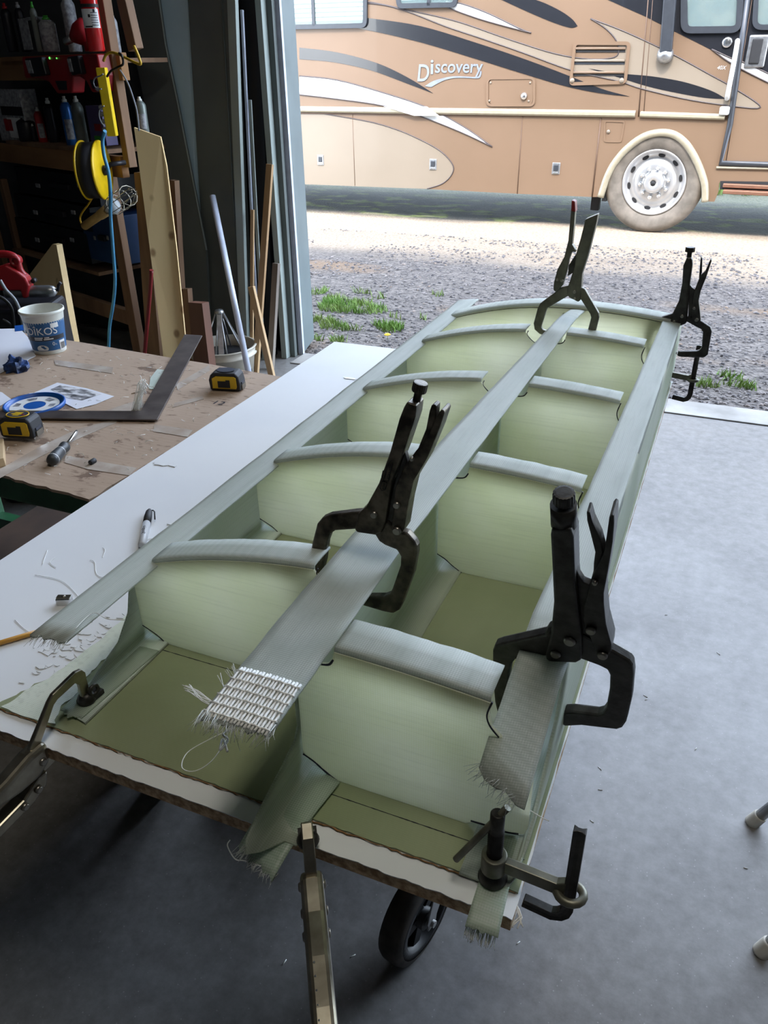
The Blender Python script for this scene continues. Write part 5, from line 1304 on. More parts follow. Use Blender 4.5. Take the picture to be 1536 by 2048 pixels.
MAT['cord_blue'] = M('blue_cord', S(70, 140, 178), .5); MAT['cord_yellow'] = M('yellow_cord', S(206, 166, 40), .5); MAT['cord_black'] = M('black_cord', S(24, 24, 26), .5); MAT['cord_grey'] = M('grey_cord', S(130, 134, 140), .5)
cord('extension_cord', 'blue extension cord hanging from the yellow power strip', [(210, 262), (205, 280), (208, 310), (217, 345), (221, 390), (221, 430), (226, 500), (230, 560), (226, 610), (219, 655), (217, 720)], .27, .0085, 'cord_blue')
cord('yellow_cord', 'yellow cord looped over the stud above the power strip', [(207, 122), (212, 110), (222, 105), (236, 108), (252, 116), (268, 124), (281, 128), (276, 110), (268, 92)], .13, .006, 'cord_yellow')
cord('power_cable', 'thin black cable bent round the stud by the power strip', [(214, 153), (222, 142), (236, 134), (246, 128), (244, 112), (238, 106)], .14, .005, 'cord_black')
cord('grey_cord', 'thin grey cord looping beside the power strip sockets', [(203, 178), (192, 176), (187, 166), (190, 156), (200, 152), (206, 148)], .15, .003, 'cord_grey')
cord('grey_cord', 'thin grey cord drooping from the lower sockets of the power strip', [(208, 212), (200, 218), (198, 230), (202, 244), (208, 252)], .15, .003, 'cord_grey')
cord('grey_cord', 'thin grey cord hanging right of the stud', [(240, 140), (255, 165), (266, 195), (274, 225), (278, 262)], .03, .004, 'cord_grey')
# cord reel
MAT['reel_yellow'] = M('yellow_reel', S(236, 196, 20), .35)
rc = sp((188, 341), .18); ra = Vector((.926, .37, 0)).normalized(); RR = 55*mpp(rc)
rl = thing('cord_reel', 'yellow and black cord reel hung below the middle shelf', 'reel', rc-ZZ*RR)
MB().lathe(rc-ra*.04, ra, [(RR*.95, 0), (RR*.95, .075)], 48).build('cord_winding', 'tape_black', rl)
MB().lathe(rc-ra*.045, ra, [(0, -.006), (RR*.97, -.004), (RR, 0), (RR, .006), (0, .006)], 48).build('flange', 'reel_yellow', rl)
fl_ = MB().lathe(rc+ra*.036, ra, [(0, 0), (RR, 0), (RR, .007), (RR*.97, .011), (RR*.2, .012), (0, .012)], 48).build('flange', 'reel_yellow', rl)
MB().lathe(rc+ra*.047, ra, [(.024, 0), (.022, .016), (0, .018)], 16).build('hub_knob', 'can_black', rl)
bz = rc+ra*.06
MB().tube([bz, bz+SU*.05+ZZ*.03, sp((250, 325), .06)], .012, 8).build('wall_bracket', 'can_black', rl)
# trouble light
MAT['lamp_tan'] = M('tan_rubber', S(178, 146, 88), .6); MAT['glass_bulb'] = M('frosted_bulb', S(190, 196, 200), .15)
la, lb, lg, lend = sp((169, 452), .20), sp((215, 420), .20), sp((236, 405), .20), sp((268, 381), .20)
tl = thing('trouble_light', 'tan handled trouble light with a caged bulb hung below the reel', 'work light', la)
ax = (lb-la).normalized(); L = (lb-la).length
MB().lathe(la, ax, [(.012, 0), (.021, .003), (.021, L*.6), (.019, L*.62), (.024, L*.7), (.026, L*.98), (.014, L)], 18).build('handle', 'lamp_tan', tl)
MB().lathe(lb, ax, [(.016, 0), (.018, .01), (.028, .03), (.038, .055), (.034, .08), (.018, .095), (0, .10)], 20).build('bulb', 'glass_bulb', tl)
x_ = ax.orthogonal().normalized(); y_ = ax.cross(x_); LL = (lend-lb).length
cg = MB()
for k in range(8):
    q = k*math.pi/4; rdir = x_*math.cos(q)+y_*math.sin(q)
    cg.tube([lb+rdir*.02, lb+ax*LL*.3+rdir*.046, lb+ax*LL*.75+rdir*.046, lb+ax*LL+rdir*.012], .0022, 5)
for t in (.3, .55, .78):
    cg.tube([lb+ax*LL*t+(x_*math.cos(q*.5236)+y_*math.sin(q*.5236))*.046 for q in range(12)], .0022, 5, closed=True)
cg.build('wire_cage', 'nickel', tl)
cord('yellow_cord', 'thin yellow cord running from the reel to the trouble light', [(184, 396), (174, 412), (165, 424), (160, 436), (163, 448), (169, 454)], .2, .005, 'cord_yellow')
# dark tool cases on the lower shelf
for nm, lab, bl, tr, m in (('tool_case', 'black tool case on the lower shelf, topmost of the stack', (42, 398), (190, 345), 'navy'), ('tool_case', 'black tool case on the lower shelf, middle of the stack', (40, 448), (175, 402), 'navy'), ('tool_case', 'black tool case on the lower shelf, bottom of the stack', (46, 508), (170, 452), 'navy'), ('tool_case', 'dark blue tool case standing at the right of the black cases', (178, 522), (224, 430), 'blue_case')):
    r = crate(nm, lab, 'tool case', bl, tr, .25, -.02, m)
    x0, x1 = bl[0], tr[0]; ym = (bl[1]+tr[1])/2
    sbox('handle', 'can_black', (x0+(x1-x0)*.38, ym+6), (x0+(x1-x0)*.62, ym-4), .004, -.02, r)
    sbox('latch', 'label_grey', (x0+(x1-x0)*.2, ym+4), (x0+(x1-x0)*.24, ym-4), -.012, -.02, r)
    sbox('latch', 'label_grey', (x0+(x1-x0)*.76, ym+4), (x0+(x1-x0)*.80, ym-4), -.012, -.02, r)
# plywood panel leaning on the stud and lumber round it
MAT['plywood'] = M('pale_plywood', S(228, 202, 152), .65, col2=S(212, 182, 130), scale=3, stretch=(1, 1, .25), bmp=.05)
def ply_knots():
    m = MAT['plywood']; nt = m.node_tree; P = nt.nodes['Principled BSDF']; old = P.inputs['Base Color'].links[0].from_socket
    vo = tex(nt, 'ShaderNodeTexVoronoi', coords(nt, (1, 1, .7)), 9.5)
    f = ramp(nt, vo.outputs['Distance'], [(0.10, (.75,)*3 + (1,)), (0.19, (0, 0, 0, 1))])
    nt.links.new(mix(nt, f, old, S(128, 88, 52)), P.inputs['Base Color'])
ply_knots()
def panel(name, label, cat, px, off_top, off_bot, t, mat, ytop=260, ybot=700, face=None):
    mb = MB(); pts = []
    nn = Vector(face).normalized() if face else SN; b0 = deep((320, 480), 3.95) if face else SP0
    for p in px:
        k = (p[1]-ytop)/(ybot-ytop); pts.append(onp(p, b0+nn*lerp(off_top, off_bot, k), nn))
    zm = min(q.z for q in pts)
    for q in pts:
        if q.z < zm+.12: q.z = .001
    mb.prism(pts, -nn*t)
    return solo(mb, name, mat, label, cat, loc=min(pts, key=lambda q: q.z))
panel('plywood_sheet', 'tall pale plywood sheet with knots leaning against the shelf stud', 'plywood', [(268, 255), (321, 274), (333, 332), (353, 496), (372, 690), (377, 760), (331, 775), (325, 698), (296, 469)], -.08, .10, .02, 'plywood', face=(.42, -.9, 0))
panel('lumber_board', 'narrow orange board standing behind the plywood panel', 'wood', [(338, 360), (349, 362), (362, 580), (376, 760), (358, 760)], -.25, -.2, .03, 'stud', 360, 760)
panel('lumber_board', 'short brown board standing right of the plywood panel', 'wood', [(361, 578), (375, 578), (392, 780), (372, 780)], -.15, -.1, .03, 'stud', 578, 780)
MAT['red_wood'] = M('red_brown_board', S(116, 76, 58), .6, col2=S(92, 58, 44), scale=5, stretch=(1, 1, .15))
panel('lumber_board', 'red brown board end standing beside the pail', 'wood', [(376, 605), (404, 607), (425, 790), (392, 790)], .10, .14, .04, 'red_wood', 605, 790)
panel('lumber_board', 'dark narrow board between the lower post and the plywood panel', 'wood', [(268, 345), (288, 345), (318, 720), (292, 720)], -.02, .02, .03, 'stud', 345, 720)
panel('plywood_offcut', 'triangular plywood offcut standing behind the red grease gun', 'plywood', [(60, 548), (105, 488), (113, 490), (150, 700), (70, 715)], .45, .6, .03, 'plywood', 488, 700)
MAT['red_paint'] = M('red_painted_steel', S(120, 22, 26), .45)
cord('jack_handle', 'thin dark red jack handle leaning by the plywood panel', [(303, 540), (297, 620), (280, 815)], .2, .010, 'red_paint')
bpy.data.objects['jack_handle']['category'] = 'handle'
# red cordless grease gun on a black tool bag behind the bench
gp = deep((40, 600), 2.9); U2 = RIGHT.copy(); U2.z = 0; U2.normalize(); N2 = Vector((U2.y, -U2.x, 0))
def gq(px, off=0): return onp(px, gp+N2*off, N2)
bz = gq((40, 606))
bag = thing('tool_bag', 'black tool bag on a stand behind the bench, under the red grease gun', 'bag', Vector((bz.x, bz.y, 0)))
MB().box(Vector((bz.x-.05, bz.y, bz.z*.5-.0)), (.34, .22, bz.z), (U2, N2, ZZ)).build('bag_body', 'can_black', bag, bevel=.02, seg=3)
for k, px in enumerate(([(0, 560), (12, 580), (30, 600), (42, 630), (50, 680)], [(-10, 590), (10, 600), (24, 620), (28, 660)], [(5, 640), (20, 650), (30, 680)])):
    MB().tube(smooth_path([gq(p, .13) for p in px]), .006, 7).build('strap', 'cord_grey' if k == 0 else 'cord_black', bag)
gg = thing('grease_gun', 'red and grey cordless grease gun lying on the black tool bag', 'power tool', gq((40, 603)))
a, b = gq((10, 584), .0), gq((113, 582), .0); ax = (b-a).normalized(); L = (b-a).length; rg = .0215
MB().lathe(a, ax, [(rg*.8, 0), (rg, .005), (rg, L*.86), (rg*.85, L*.95), (rg*.4, L), (0, L)], 24).build('barrel', 'alu', gg)
MB().tube([b+ax*.004, b+ax*.012+ZZ*.02, b+ax*.022+ZZ*.03], .006, 8).build('coupler', 'can_black', gg)
MB().prism([gq(p, .028) for p in ((-20, 540), (10, 530), (36, 545), (50, 556), (58, 572), (56, 596), (45, 598), (40, 582), (-20, 582))], -N2*.05).build('housing', 'red_tool', gg, bevel=.008, seg=3)
MB().tube(smooth_path([gq(p) for p in ((-25, 512), (5, 508), (26, 512), (34, 522), (40, 540), (48, 552))]), .013, 10).build('grip', 'red_tool', gg)
MB().lathe(gq((32, 521), .0), N2, [(.018, -.016), (.018, .016), (.011, .017), (.011, -.016)], 18).build('grip_ring', 'red_tool', gg)
MB().lathe(gq((68, 561), .0), N2, [(.008, -.012), (.008, .012), (0, .012)], 12).build('knob', 'can_black', gg)
tb_ = gq((38, 660), .05)

# ================================================================== MOTORHOME
RO = Vector((-.782, 8.992, -.03)); RUx = Vector((math.cos(-.0205902462), math.sin(-.0205902462), -.0067646789)).normalized()
RN = Vector((RUx.y, -RUx.x, 0)).normalized(); RZ = RUx.cross(RN)*-1.0
if RZ.z < 0: RZ = -RZ
def rp(px, off=0.0): return onp(px, RO+RN*off, RN)
def cz3(L): return [(x/1.6067+580, y/1.6067) for x, y in L]
def cz4(L): return [(x/3.227+1060, y/3.227) for x, y in L]
def czd(L): return [(x/3.2+580, y/3.2) for x, y in L]
def st_(p): d = p-RO; return d.dot(RUx), d.dot(RZ)
def rq(s, t, off=0.0): return RO + RUx*s + RZ*t + RN*off
MAT['rv_tan'] = M('bronze_paint', S(114, 93, 75), .4, .0, col2=S(109, 89, 71), scale=1.2, coat=.08, spec=.3)
MAT['rv_cream'] = M('cream_paint', S(126, 115, 101), .35, .0, col2=S(122, 111, 97), scale=1.2, coat=.08, spec=.3)
MAT['rv_belt'] = M('cream_moulding', S(152, 144, 124), .3, coat=.3)
MAT['rv_white'] = M('white_paint', S(190, 190, 187), .3, coat=.3)
MAT['rv_black'] = M('black_paint', S(32, 33, 37), .25, coat=.4)
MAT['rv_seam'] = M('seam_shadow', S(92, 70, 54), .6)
MAT['rv_frame'] = M('grey_window_frame', S(54, 57, 62), .4, .2)
MAT['rv_under'] = M('dark_chassis', S(26, 26, 28), .8)
MAT['rv_pin'] = M('dark_pinstripe', S(70, 62, 62), .4)
def glass():
    m, nt, N, L, P = node_mat('tinted_window_glass')
    P.inputs['Base Color'].default_value = S(120, 140, 140); P.inputs['Roughness'].default_value = .05; P.inputs['Transmission Weight'].default_value = .0
    P.inputs['Specular IOR Level'].default_value = .8; P.inputs['Alpha'].default_value = .35
    return m
MAT['rv_glass'] = glass()
MAT['rv_inside'] = M('dim_interior', S(120, 112, 96), .8, col2=S(70, 74, 70), scale=5)
MAT['blind'] = M('window_blind', S(206, 212, 214), .5)
rvt = thing('motorhome', 'large tan motorhome with swooping black, cream and white stripes outside the doorway', 'vehicle', RO)
S0, S1, TOPT = -7.5, 3.2, 3.45
def arc_pts(px): return [st_(rp(p)) for p in px]
bl = st_(rp((611, 365.5)))[1]
bot = [(S0, st_(rp((611, 365.5)))[1])] + arc_pts([(700, 370), (852, 378), (1033, 387.5), (1184, 394)])
arch = arc_pts(cz4([(470, 1272), (500, 1160), (545, 1075), (610, 990), (690, 925), (760, 890), (850, 873), (930, 890), (1000, 945), (1060, 1040), (1100, 1140), (1115, 1210), (1112, 1300)]))
after = arc_pts(cz4([(1190, 1302), (1215, 1240), (1222, 1180)])) 
tb1 = after[-1][1]
outline = bot + arch + after + [(S1, tb1-.02), (S1, TOPT), (S0, TOPT)]
MB().prism([rq(s, t, 0) for s, t in outline], -RN*.05).build('body_side', 'rv_tan', rvt)
MB().add([rq(s, t, o) for s in (S0, S1) for t in (.42, 1.25) for o in (-2.40, -2.45)], [(0, 1, 3, 2), (4, 6, 7, 5), (2, 3, 7, 6), (1, 5, 7, 3), (0, 4, 5, 1), (0, 2, 6, 4)]).build('far_skirt', 'rv_tan', rvt)
MB().add([rq(s, t, o) for s in (S0, S1) for t in (1.18, TOPT) for o in (-.05, -2.45)], [(0, 1, 3, 2), (4, 6, 7, 5), (2, 3, 7, 6), (1, 5, 7, 3), (0, 4, 5, 1)]).build('body_shell', 'rv_tan', rvt)
MB().add([rq(s, t, o) for s in (S0+.2, S1-.1) for t in (.52, 1.2) for o in (-.45, -2.3)], [(0, 1, 3, 2), (4, 6, 7, 5), (0, 2, 6, 4), (2, 3, 7, 6), (1, 5, 7, 3), (0, 4, 5, 1)]).build('chassis', 'rv_under', rvt)
def decal(name, px, mat, off=.002, t=.0015, parent=None, outline_=True):
    pts = [rp(p, off) for p in px]; o = MB().prism(pts, -RN*t).build(name, mat, parent or rvt); return o
def smooth2(L, sub=5):
    v = smooth_path([(x, y, 0) for x, y in L], sub); return [(p.x, p.y) for p in v]
def stripe(name, top, bottom, mat, off=.002, pin=True):
    px = smooth2(top)+smooth2(bottom)
    o = decal(name, px, mat, off)
    if pin:
        MB().tube([rp(p, off+.0008) for p in smooth2(top)], .006, 4).build('pinstripe', 'rv_pin', o); MB().tube([rp(p, off+.0008) for p in smooth2(bottom)], .006, 4).build('pinstripe', 'rv_pin', o)
    return o
stripe('cream_swoosh', cz3([(-60, -15), (110, -2), (250, 6), (380, 33), (470, 52), (560, 76), (700, 125), (850, 172), (960, 190), (1035, 186), (1056, 168), (1048, 130), (1015, 92), (966, 60)]),
       cz3([(966, 60), (1060, 95), (1160, 140), (1250, 185), (1350, 240), (1430, 285), (1512, 345), (1400, 338), (1270, 318), (1130, 285), (1060, 262), (960, 240), (880, 218), (750, 170), (620, 125), (500, 85), (370, 35), (250, 10), (-60, -8)]), 'rv_cream')
stripe('black_band', cz3([(-60, 35), (120, 44), (250, 58), (420, 84), (600, 138), (760, 192), (900, 245), (1000, 285), (1092, 310)]), cz3([(1092, 310), (1000, 300), (890, 278), (760, 240), (600, 190), (420, 136), (245, 96), (120, 80), (-60, 70)]), 'rv_black', .004, False)
stripe('black_lens', cz3([(960, 220), (1060, 236), (1160, 245), (1260, 262), (1350, 290), (1402, 318)]), cz3([(1402, 318), (1330, 314), (1220, 294), (1140, 275), (1060, 250), (960, 220)]), 'rv_black', .004, False)
stripe('black_hook', cz3([(30, 153), (150, 168), (280, 203), (380, 250), (460, 300)]), cz3([(460, 300), (370, 266), (260, 226), (140, 200), (30, 190)]), 'rv_black', .003, False)
stripe('white_swoosh', cz3([(30, 244), (150, 257), (300, 298), (440, 345), (560, 408), (650, 472)]), cz3([(650, 472), (550, 425), (430, 378), (300, 340), (150, 318), (30, 304)]), 'rv_white', .006)
stripe('white_dart', cz3([(500, 0), (560, 14), (640, 44), (735, 90), (775, 106)]), cz3([(775, 106), (690, 84), (600, 58), (500, 22)]), 'rv_white', .005)
stripe('black_tail', cz3([(660, -30), (785, -2), (860, 30), (905, 60), (924, 84)]), cz3([(924, 84), (900, 89), (840, 70), (760, 36), (660, -10)]), 'rv_black', .003, False)
decal('black_cab_panel', cz3([(1000, -120), (1005, -8), (1140, 52), (1240, 103), (1330, 148), (1440, 205), (1540, 262), (1700, 345), (1900, 400), (1900, -120)]), 'rv_black', .0025)
stripe('white_tip', cz3([(1355, 158), (1420, 188), (1470, 205), (1536, 236), (1640, 290)]), cz3([(1640, 315), (1536, 265), (1450, 222), (1400, 192), (1355, 158)]), 'rv_white', .0045)
decal('cream_panel', smooth2(cz3([(-60, 362), (110, 366), (250, 390), (330, 412), (400, 440), (480, 483), (522, 528), (520, 560), (490, 590), (440, 607)]), 4)+cz3([(300, 602), (45, 592), (-60, 588)]), 'rv_cream', .002)
MB().tube([rp(p, .003) for p in smooth2(cz3([(110, 366), (250, 390), (330, 412), (400, 440), (480, 483), (522, 528), (520, 560), (490, 590), (440, 607)]))], .006, 4).build('pinstripe', 'rv_pin', rvt)
# belt moulding
def bar_on(name, px0, px1, wpx, depth, mat, off=0.0):
    a, b = rp(px0, off), rp(px1, off); r = wpx*mpp(a)/2; d = (b-a).normalized(); s = d.cross(RN).normalized()
    prof = [(-1, 0), (-.9, .6), (-.4, 1), (.4, 1), (.9, .6), (1, 0)]
    rows = [[p+s*(r*u)+RN*(depth*v) for u, v in prof] for p in (a, b)]
    mb = MB().grid(rows, False); n = len(prof); mb.f += [list(range(n)), list(range(2*n-1, n-1, -1))]; mb.sm += [False, False]
    return mb.build(name, mat, rvt)
bar_on('belt_moulding', (570, 218), (1271, 228), 11, .035, 'rv_belt'); bar_on('belt_moulding', (1281, 228.5), (1450, 234), 11, .035, 'rv_belt')
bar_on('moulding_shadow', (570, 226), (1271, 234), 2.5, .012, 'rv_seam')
# white part of the stripe runs over the moulding
decal('stripe_on_moulding', cz3([(300, 342), (440, 342), (480, 372), (398, 372)]), 'rv_white', .042)
# seams between the compartment doors
def seam(px0, px1, w=.010): MB().tube([rp(px0, .001), rp(px1, .001)], w/2, 4).build('door_seam', 'rv_seam', rvt)
seam((705, 228), (710, 371)); seam((1045, 233), (1034.5, 388)); seam((1202, 236), (1184, 394), .016); seam((1298, -20), (1277, 233), .012); seam((1307, -20), (1287, 232), .008)
# compartment latches
for px in ((641, 320), (866, 329), (1112, 337)):
    c = rp(px, .003); t = MB().box(c, (.085, .012, .115), (RUx, RN, RZ)).build('latch_plate', 'alu', rvt, bevel=.012, seg=3)
    MB().box(c+RN*.008+RZ*.008, (.05, .012, .06), (RUx, RN, RZ)).build('latch_paddle', 'rv_frame', t, bevel=.008)
    MB().box(c+RN*.008-RZ*.042, (.055, .01, .014), (RUx, RN, RZ)).build('latch_lip', 'chrome', t, bevel=.003)
# fuel / service door
def rrect(px, r, n=5):
    c = [rp(p) for p in px]; out = []
    for i in range(4):
        p = c[i]; a = (c[i-1]-p).normalized()*r; b = (c[(i+1) % 4]-p).normalized()*r
        for k in range(n+1):
            t = k/n; out.append((p+a)*(1-t)**2 + p*2*t*(1-t) + (p+b)*t*t)
    return out
def ring_frame(name, px, r, w, depth, mat, parent=None):
    o = rrect(px, r); c = sum(o, Vector())/len(o); n = len(o)
    inn = []
    cor = [rp(p) for p in px]; cc = sum(cor, Vector())/4
    px_in = []
    for p in cor:
        d = p-cc; px_in.append(cc + RUx*(d.dot(RUx)-math.copysign(w, d.dot(RUx))) + RZ*(d.dot(RZ)-math.copysign(w, d.dot(RZ))))
    for i in range(4):
        p = px_in[i]; a = (px_in[i-1]-p).normalized()*max(r-w, .01); b = (px_in[(i+1) % 4]-p).normalized()*max(r-w, .01)
        for k in range(6):
            t = k/5; inn.append((p+a)*(1-t)**2 + p*2*t*(1-t) + (p+b)*t*t)
    mb = MB(); vs = [q+RN*z for z in (0, depth) for L in (o, inn) for q in L]
    fs = []
    for i in range(n):
        j = (i+1) % n
        fs += [(2*n+i, 2*n+j, 3*n+j, 3*n+i), (i, j, 2*n+j, 2*n+i), (n+j, n+i, 3*n+i, 3*n+j)]
    mb.add(vs, fs)
    return mb.build(name, mat, parent or rvt), inn
fd = MB().prism([q+RN*.006 for q in rrect(cz3([(640, 256), (782, 253), (781, 336), (640, 336)]), .05)], -RN*.006).build('service_door', 'rv_tan', rvt, bevel=.002)
f_, _ = ring_frame('service_door_rim', cz3([(632, 248), (789, 246), (788, 342), (631, 342)]), .06, .022, .012, 'rv_tan')
for p in cz3([(645, 266), (772, 266), (641, 324), (767, 325)]): MB().lathe(rp(p, .006), RN, [(.012, 0), (.01, .006), (0, .006)], 10).build('rivet', 'rv_cream', f_)
lk = MB().lathe(rp(cz3([(752, 309)])[0], .006), RN, [(.035, 0), (.035, .012), (.02, .03), (0, .032)], 16).build('lock_knob', 'chrome', fd)
# louvred vent
v_, inn = ring_frame('vent_frame', cz3([(912, 133), (1096, 133), (1082, 270), (897, 275)]), .05, .03, .016, 'rv_tan')
for y0, y1, x0, x1, m in ((158, 168, 918, 1078, 'rv_under'), (197, 207, 915, 1076, 'rv_frame'), (235, 244, 911, 1073, 'rv_under')):
    decal('louvre_slot', cz3([(x0, y0), (x1, y0), (x1-1, y1), (x0-1, y1)]), m, .006, .003, v_)
    MB().tube([rp(cz3([(x0, y0-2)])[0], .008), rp(cz3([(x1, y0-2)])[0], .008)], .012, 6).build('louvre_lip', 'rv_tan' if y0 != 197 else 'rv_cream', v_)
for p in cz3([(907, 259), (1066, 259)]): MB().lathe(rp(p, .012), RN, [(.025, 0), (.02, .012), (0, .012)], 12).build('vent_screw', 'rv_cream', v_)
ring_frame('small_hatch', cz3([(1010, 386), (1078, 388), (1066, 458), (1008, 457)]), .03, .015, .006, 'rv_tan')
MB().lathe(rp(cz3([(1023, 423)])[0], .002), RN, [(.02, 0), (.016, .008), (0, .01)], 12).build('hatch_lock', 'rv_cream', rvt)
# windows
def window(px, r, w, blinds=False, divider=None):
    c_in = [rp(p, -.045) for p in px]
    fr_, inn = ring_frame('window_frame', px, r, w, .03, 'rv_frame')
    cc = sum(inn, Vector())/len(inn)
    MB().prism([q+RN*.004 for q in inn], -RN*.002).build('dark_room', 'rv_inside', fr_)
    if blinds:
        x0 = min((q-RO).dot(RUx) for q in inn); x1 = max((q-RO).dot(RUx) for q in inn); z0 = min((q-RO).dot(RZ) for q in inn); z1 = max((q-RO).dot(RZ) for q in inn)
        k = 0; z = z0+.03
        while z < z1 and k < 40:
            MB().add([rq(x0+.02, z, .012), rq(x1-.02, z, .012), rq(x1-.02, z+.030, .006), rq(x0+.02, z+.030, .006), rq(x0+.02, z+.003, .014), rq(x1-.02, z+.003, .014)], [(0, 1, 5, 4), (4, 5, 2, 3)]).build('blind_slat', 'blind', fr_)
            z += .042; k += 1
    MB().prism([q+RN*.018 for q in inn], -RN*.002).build('pane', 'rv_glass', fr_)
    if divider:
        a, b = divider; MB().box((rp(a, .02)+rp(b, .02))/2, (.035, .02, (rp(a)-rp(b)).length), (RUx, RN, RZ)).build('mullion', 'rv_frame', fr_)
    return fr_
window(cz3([(-40, -140), (252, -150), (250, 90), (-40, 96)]), .07, .045, True, cz3([(75, -120), (70, 82)]))
window(cz3([(340, -160), (545, -160), (540, 24), (345, 28)]), .07, .045, True, cz3([(448, -120), (446, 18)]))
window(cz3([(1258, -160), (1470, -160), (1450, 106), (1256, 108)]), .09, .055)
# entry door
dr = MB()
dpx = cz3([(1478, -60), (1442, 200), (1414, 400), (1384, 524), (1560, 530), (1900, 540)])
dr.tube([rp(p, .006) for p in dpx], .030, 6); dr = dr.build('door_frame', 'rv_frame', rvt, label='grey entry door frame')
window(cz3([(1500, -160), (1800, -160), (1780, 98), (1484, 96)]), .08, .04)
seam(cz3([(1494, -60)])[0], cz3([(1402, 515)])[0], .008)
hx = cz3([(1500, 165)])[0]; hb = MB().box(rp(hx, .01), (.17, .03, .26), (RUx, RN, RZ)).build('door_handle', 'alu', rvt, bevel=.02, seg=3)
MB().box(rp((hx[0]-2, hx[1]), .028), (.09, .02, .2), (RUx, RN, RZ)).build('handle_paddle', 'rv_under', hb, bevel=.02)
gb = MB().tube(smooth_path([rp(cz3([(1437, 134)])[0], .0), rp(cz3([(1437, 140)])[0], .07), rp(cz3([(1422, 225)])[0], .08), rp(cz3([(1406, 306)])[0], .07), rp(cz3([(1405, 316)])[0], .0)], 4), .022, 12).build('grab_handle', 'rv_white', rvt)
MB().lathe(rp(cz3([(1405, 136)])[0], .002), RN, [(.045, 0), (.045, .012), (.03, .018), (0, .018)], 18).build('door_lock', 'chrome', rvt)
MB().box(rp(cz3([(1396, 356)])[0], .03), (.09, .05, .075), (RUx, RN, RZ)).build('marker_light', 'rv_white', rvt, bevel=.015)
# awning arm
aw = MB(); a, b = rp(cz3([(1230, -120)])[0], .06), rp(cz3([(1208, 168)])[0], .06)
d = (b-a).normalized(); s = d.cross(RN).normalized(); aw.box((a+b)/2, (.11, .07, (b-a).length), (s, RN, d)); aw = aw.build('awning_arm', 'rv_frame', rvt, bevel=.008)
MB().lathe(rp(cz3([(1207, 176)])[0], .0), RN, [(.075, 0), (.075, .05), (.05, .09), (0, .1)], 16).build('arm_foot', 'alu', aw)
# wheel arch trim
ac = arc_pts(cz4([(455, 1272), (495, 1150), (540, 1062), (605, 980), (685, 912), (760, 872), (850, 856), (935, 872), (1010, 932), (1070, 1028), (1112, 1132), (1130, 1210), (1130, 1302)]))
MB().tube([rq(x, z, .006) for x, z in [(p.x, p.y) for p in smooth_path([(x, z, 0) for x, z in ac], 4)]], .036, 8).build('arch_trim', 'rv_belt', rvt)
# wheel
MAT['tyre'] = M('dusty_tyre', S(112, 104, 95), .85, col2=S(88, 82, 74), scale=9, bmp=.3, bscale=60)
wc = rq(*st_(rp((1306, 372))), 0); wz = .50
wc = rq(st_(rp((1306, 372)))[0], .483, -.06)
R1 = .488
ty = MB().lathe(wc, RN, [(.30, -.24), (.40, -.27), (.47, -.26), (R1, -.2), (R1, .0), (.476, .035), (.45, .062), (.415, .072), (.36, .060), (.325, .045), (.305, .03), (.30, 0)], 72, caps=False).build('tyre', 'tyre', rvt, label='dusty grey front tyre')
MAT['rim'] = M('polished_rim', S(190, 190, 190), .22, .55, col2=S(176, 176, 176), scale=8)
MB().lathe(wc, RN, [(.308, .03), (.312, .048), (.300, .052), (.288, .03), (.270, -.012), (.235, -.02), (.205, -.012), (.19, .006), (.155, .012), (.12, .012), (.10, .02), (.095, .085), (.08, .10), (.03, .102), (.028, .09), (0, .09)], 72, caps=False).build('rim', 'rim', rvt)
for k in range(10):
    q = k*math.pi/5+.18; rd = RUx*math.cos(q)+RZ*math.sin(q); td = -RUx*math.sin(q)+RZ*math.cos(q)
    c = wc+rd*.252-RN*.0135
    MB().prism([c+td*(.034*math.cos(a*.524))+rd*(.017*math.sin(a*.524)) for a in range(12)], RN*.004).build('hand_hole', 'rv_under', rvt)
    c2 = wc+rd*.140+RN*.012
    MB().lathe(c2, RN, [(.021, 0), (.021, .03), (.017, .045), (0, .05)], 12).build('lug_nut', 'chrome', rvt)
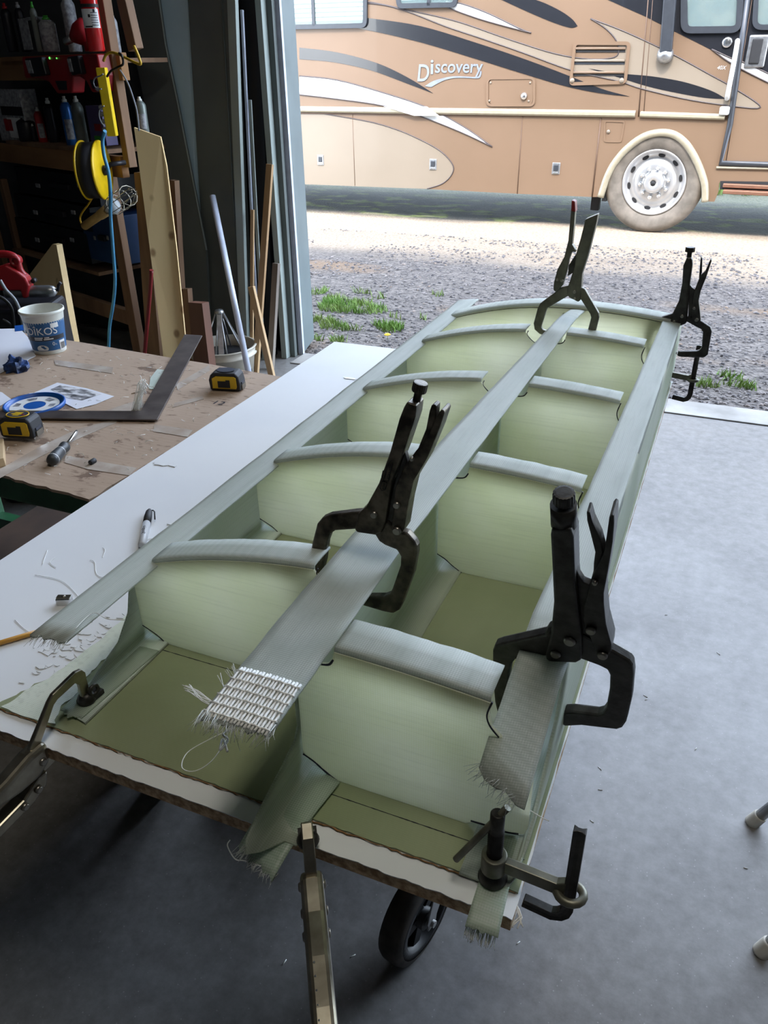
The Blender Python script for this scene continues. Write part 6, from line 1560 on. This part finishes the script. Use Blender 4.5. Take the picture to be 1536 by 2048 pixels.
MB().lathe(wc+RN*.098, RN, [(.022, 0), (.022, .006), (0, .006)], 14).build('hub_bore', 'rv_under', rvt)
# mud flap, jack leg and step
MB().box(rp(cz3([(1018, 590)])[0], -.12), (.05, .10, .34), (RUx, RN, RZ)).build('jack_leg', 'rv_frame', rvt, bevel=.005)
MB().box(rp(cz3([(984, 640)])[0], -.3), (.09, .09, .22), (RUx, RN, RZ)).build('jack_leg', 'rv_under', rvt, bevel=.005)
MAT['step'] = M('step_bronze', S(128, 92, 74), .4, .4)
for y, o in ((597, -.05), (618, .02)):
    a, b = rp(cz3([(1392, y)])[0], o), rp(cz3([(1800, y+8)])[0], o); MB().box((a+b)/2, ((b-a).length, .2, .035), (RUx, RN, RZ)).build('entry_step', 'step', rvt, bevel=.006)
a, b = rp(cz3([(1370, 538)])[0], .01), rp(cz3([(1800, 548)])[0], .01); MB().tube([a, b], .012, 6).build('sill_moulding', 'rv_belt', rvt)
decal('step_recess', cz4([(1228, 1168), (1640, 1175), (1640, 1240), (1224, 1222)]), 'rv_under', .004)
# lettering
MAT['letter_silver'] = M('silver_lettering', S(140, 146, 154), .3, .3)
def ce(L): return [(x/6.347+830, y/6.347+110) for x, y in L]
lt = MB()
for body, q in (('D', [(30, 335), (170, 335), (52, 118)]), ('i', [(196, 243), (232, 243), (200, 62)]), ('scovery', [(248, 280), (850, 280), (262, 112)])):
    vs, fs = fit_text(body, ce(q), lambda p: rp(p, .007), bold=.012); lt.add(vs, fs)
lt.build('lettering', 'letter_silver', rvt, label='silver word on the side panel')
MB().prism([rp(p, .006) for p in smooth2(ce([(125, 395), (220, 335), (330, 300), (480, 270), (640, 272), (780, 278), (818, 250), (826, 205)]), 4)+smooth2(ce([(845, 205), (838, 258), (800, 296), (640, 290), (500, 292), (380, 318), (290, 360), (205, 408)]), 4)], -RN*.003).build('lettering_swash', 'letter_silver', rvt)
vs, fs = text_mesh('40X', .045, shear=.2); cpt = rp(cz3([(1386, 218)])[0], .004)
MB().add([cpt+RUx*v.x+RZ*v.y for v in vs], fs).build('model_number', 'rv_white', rvt)
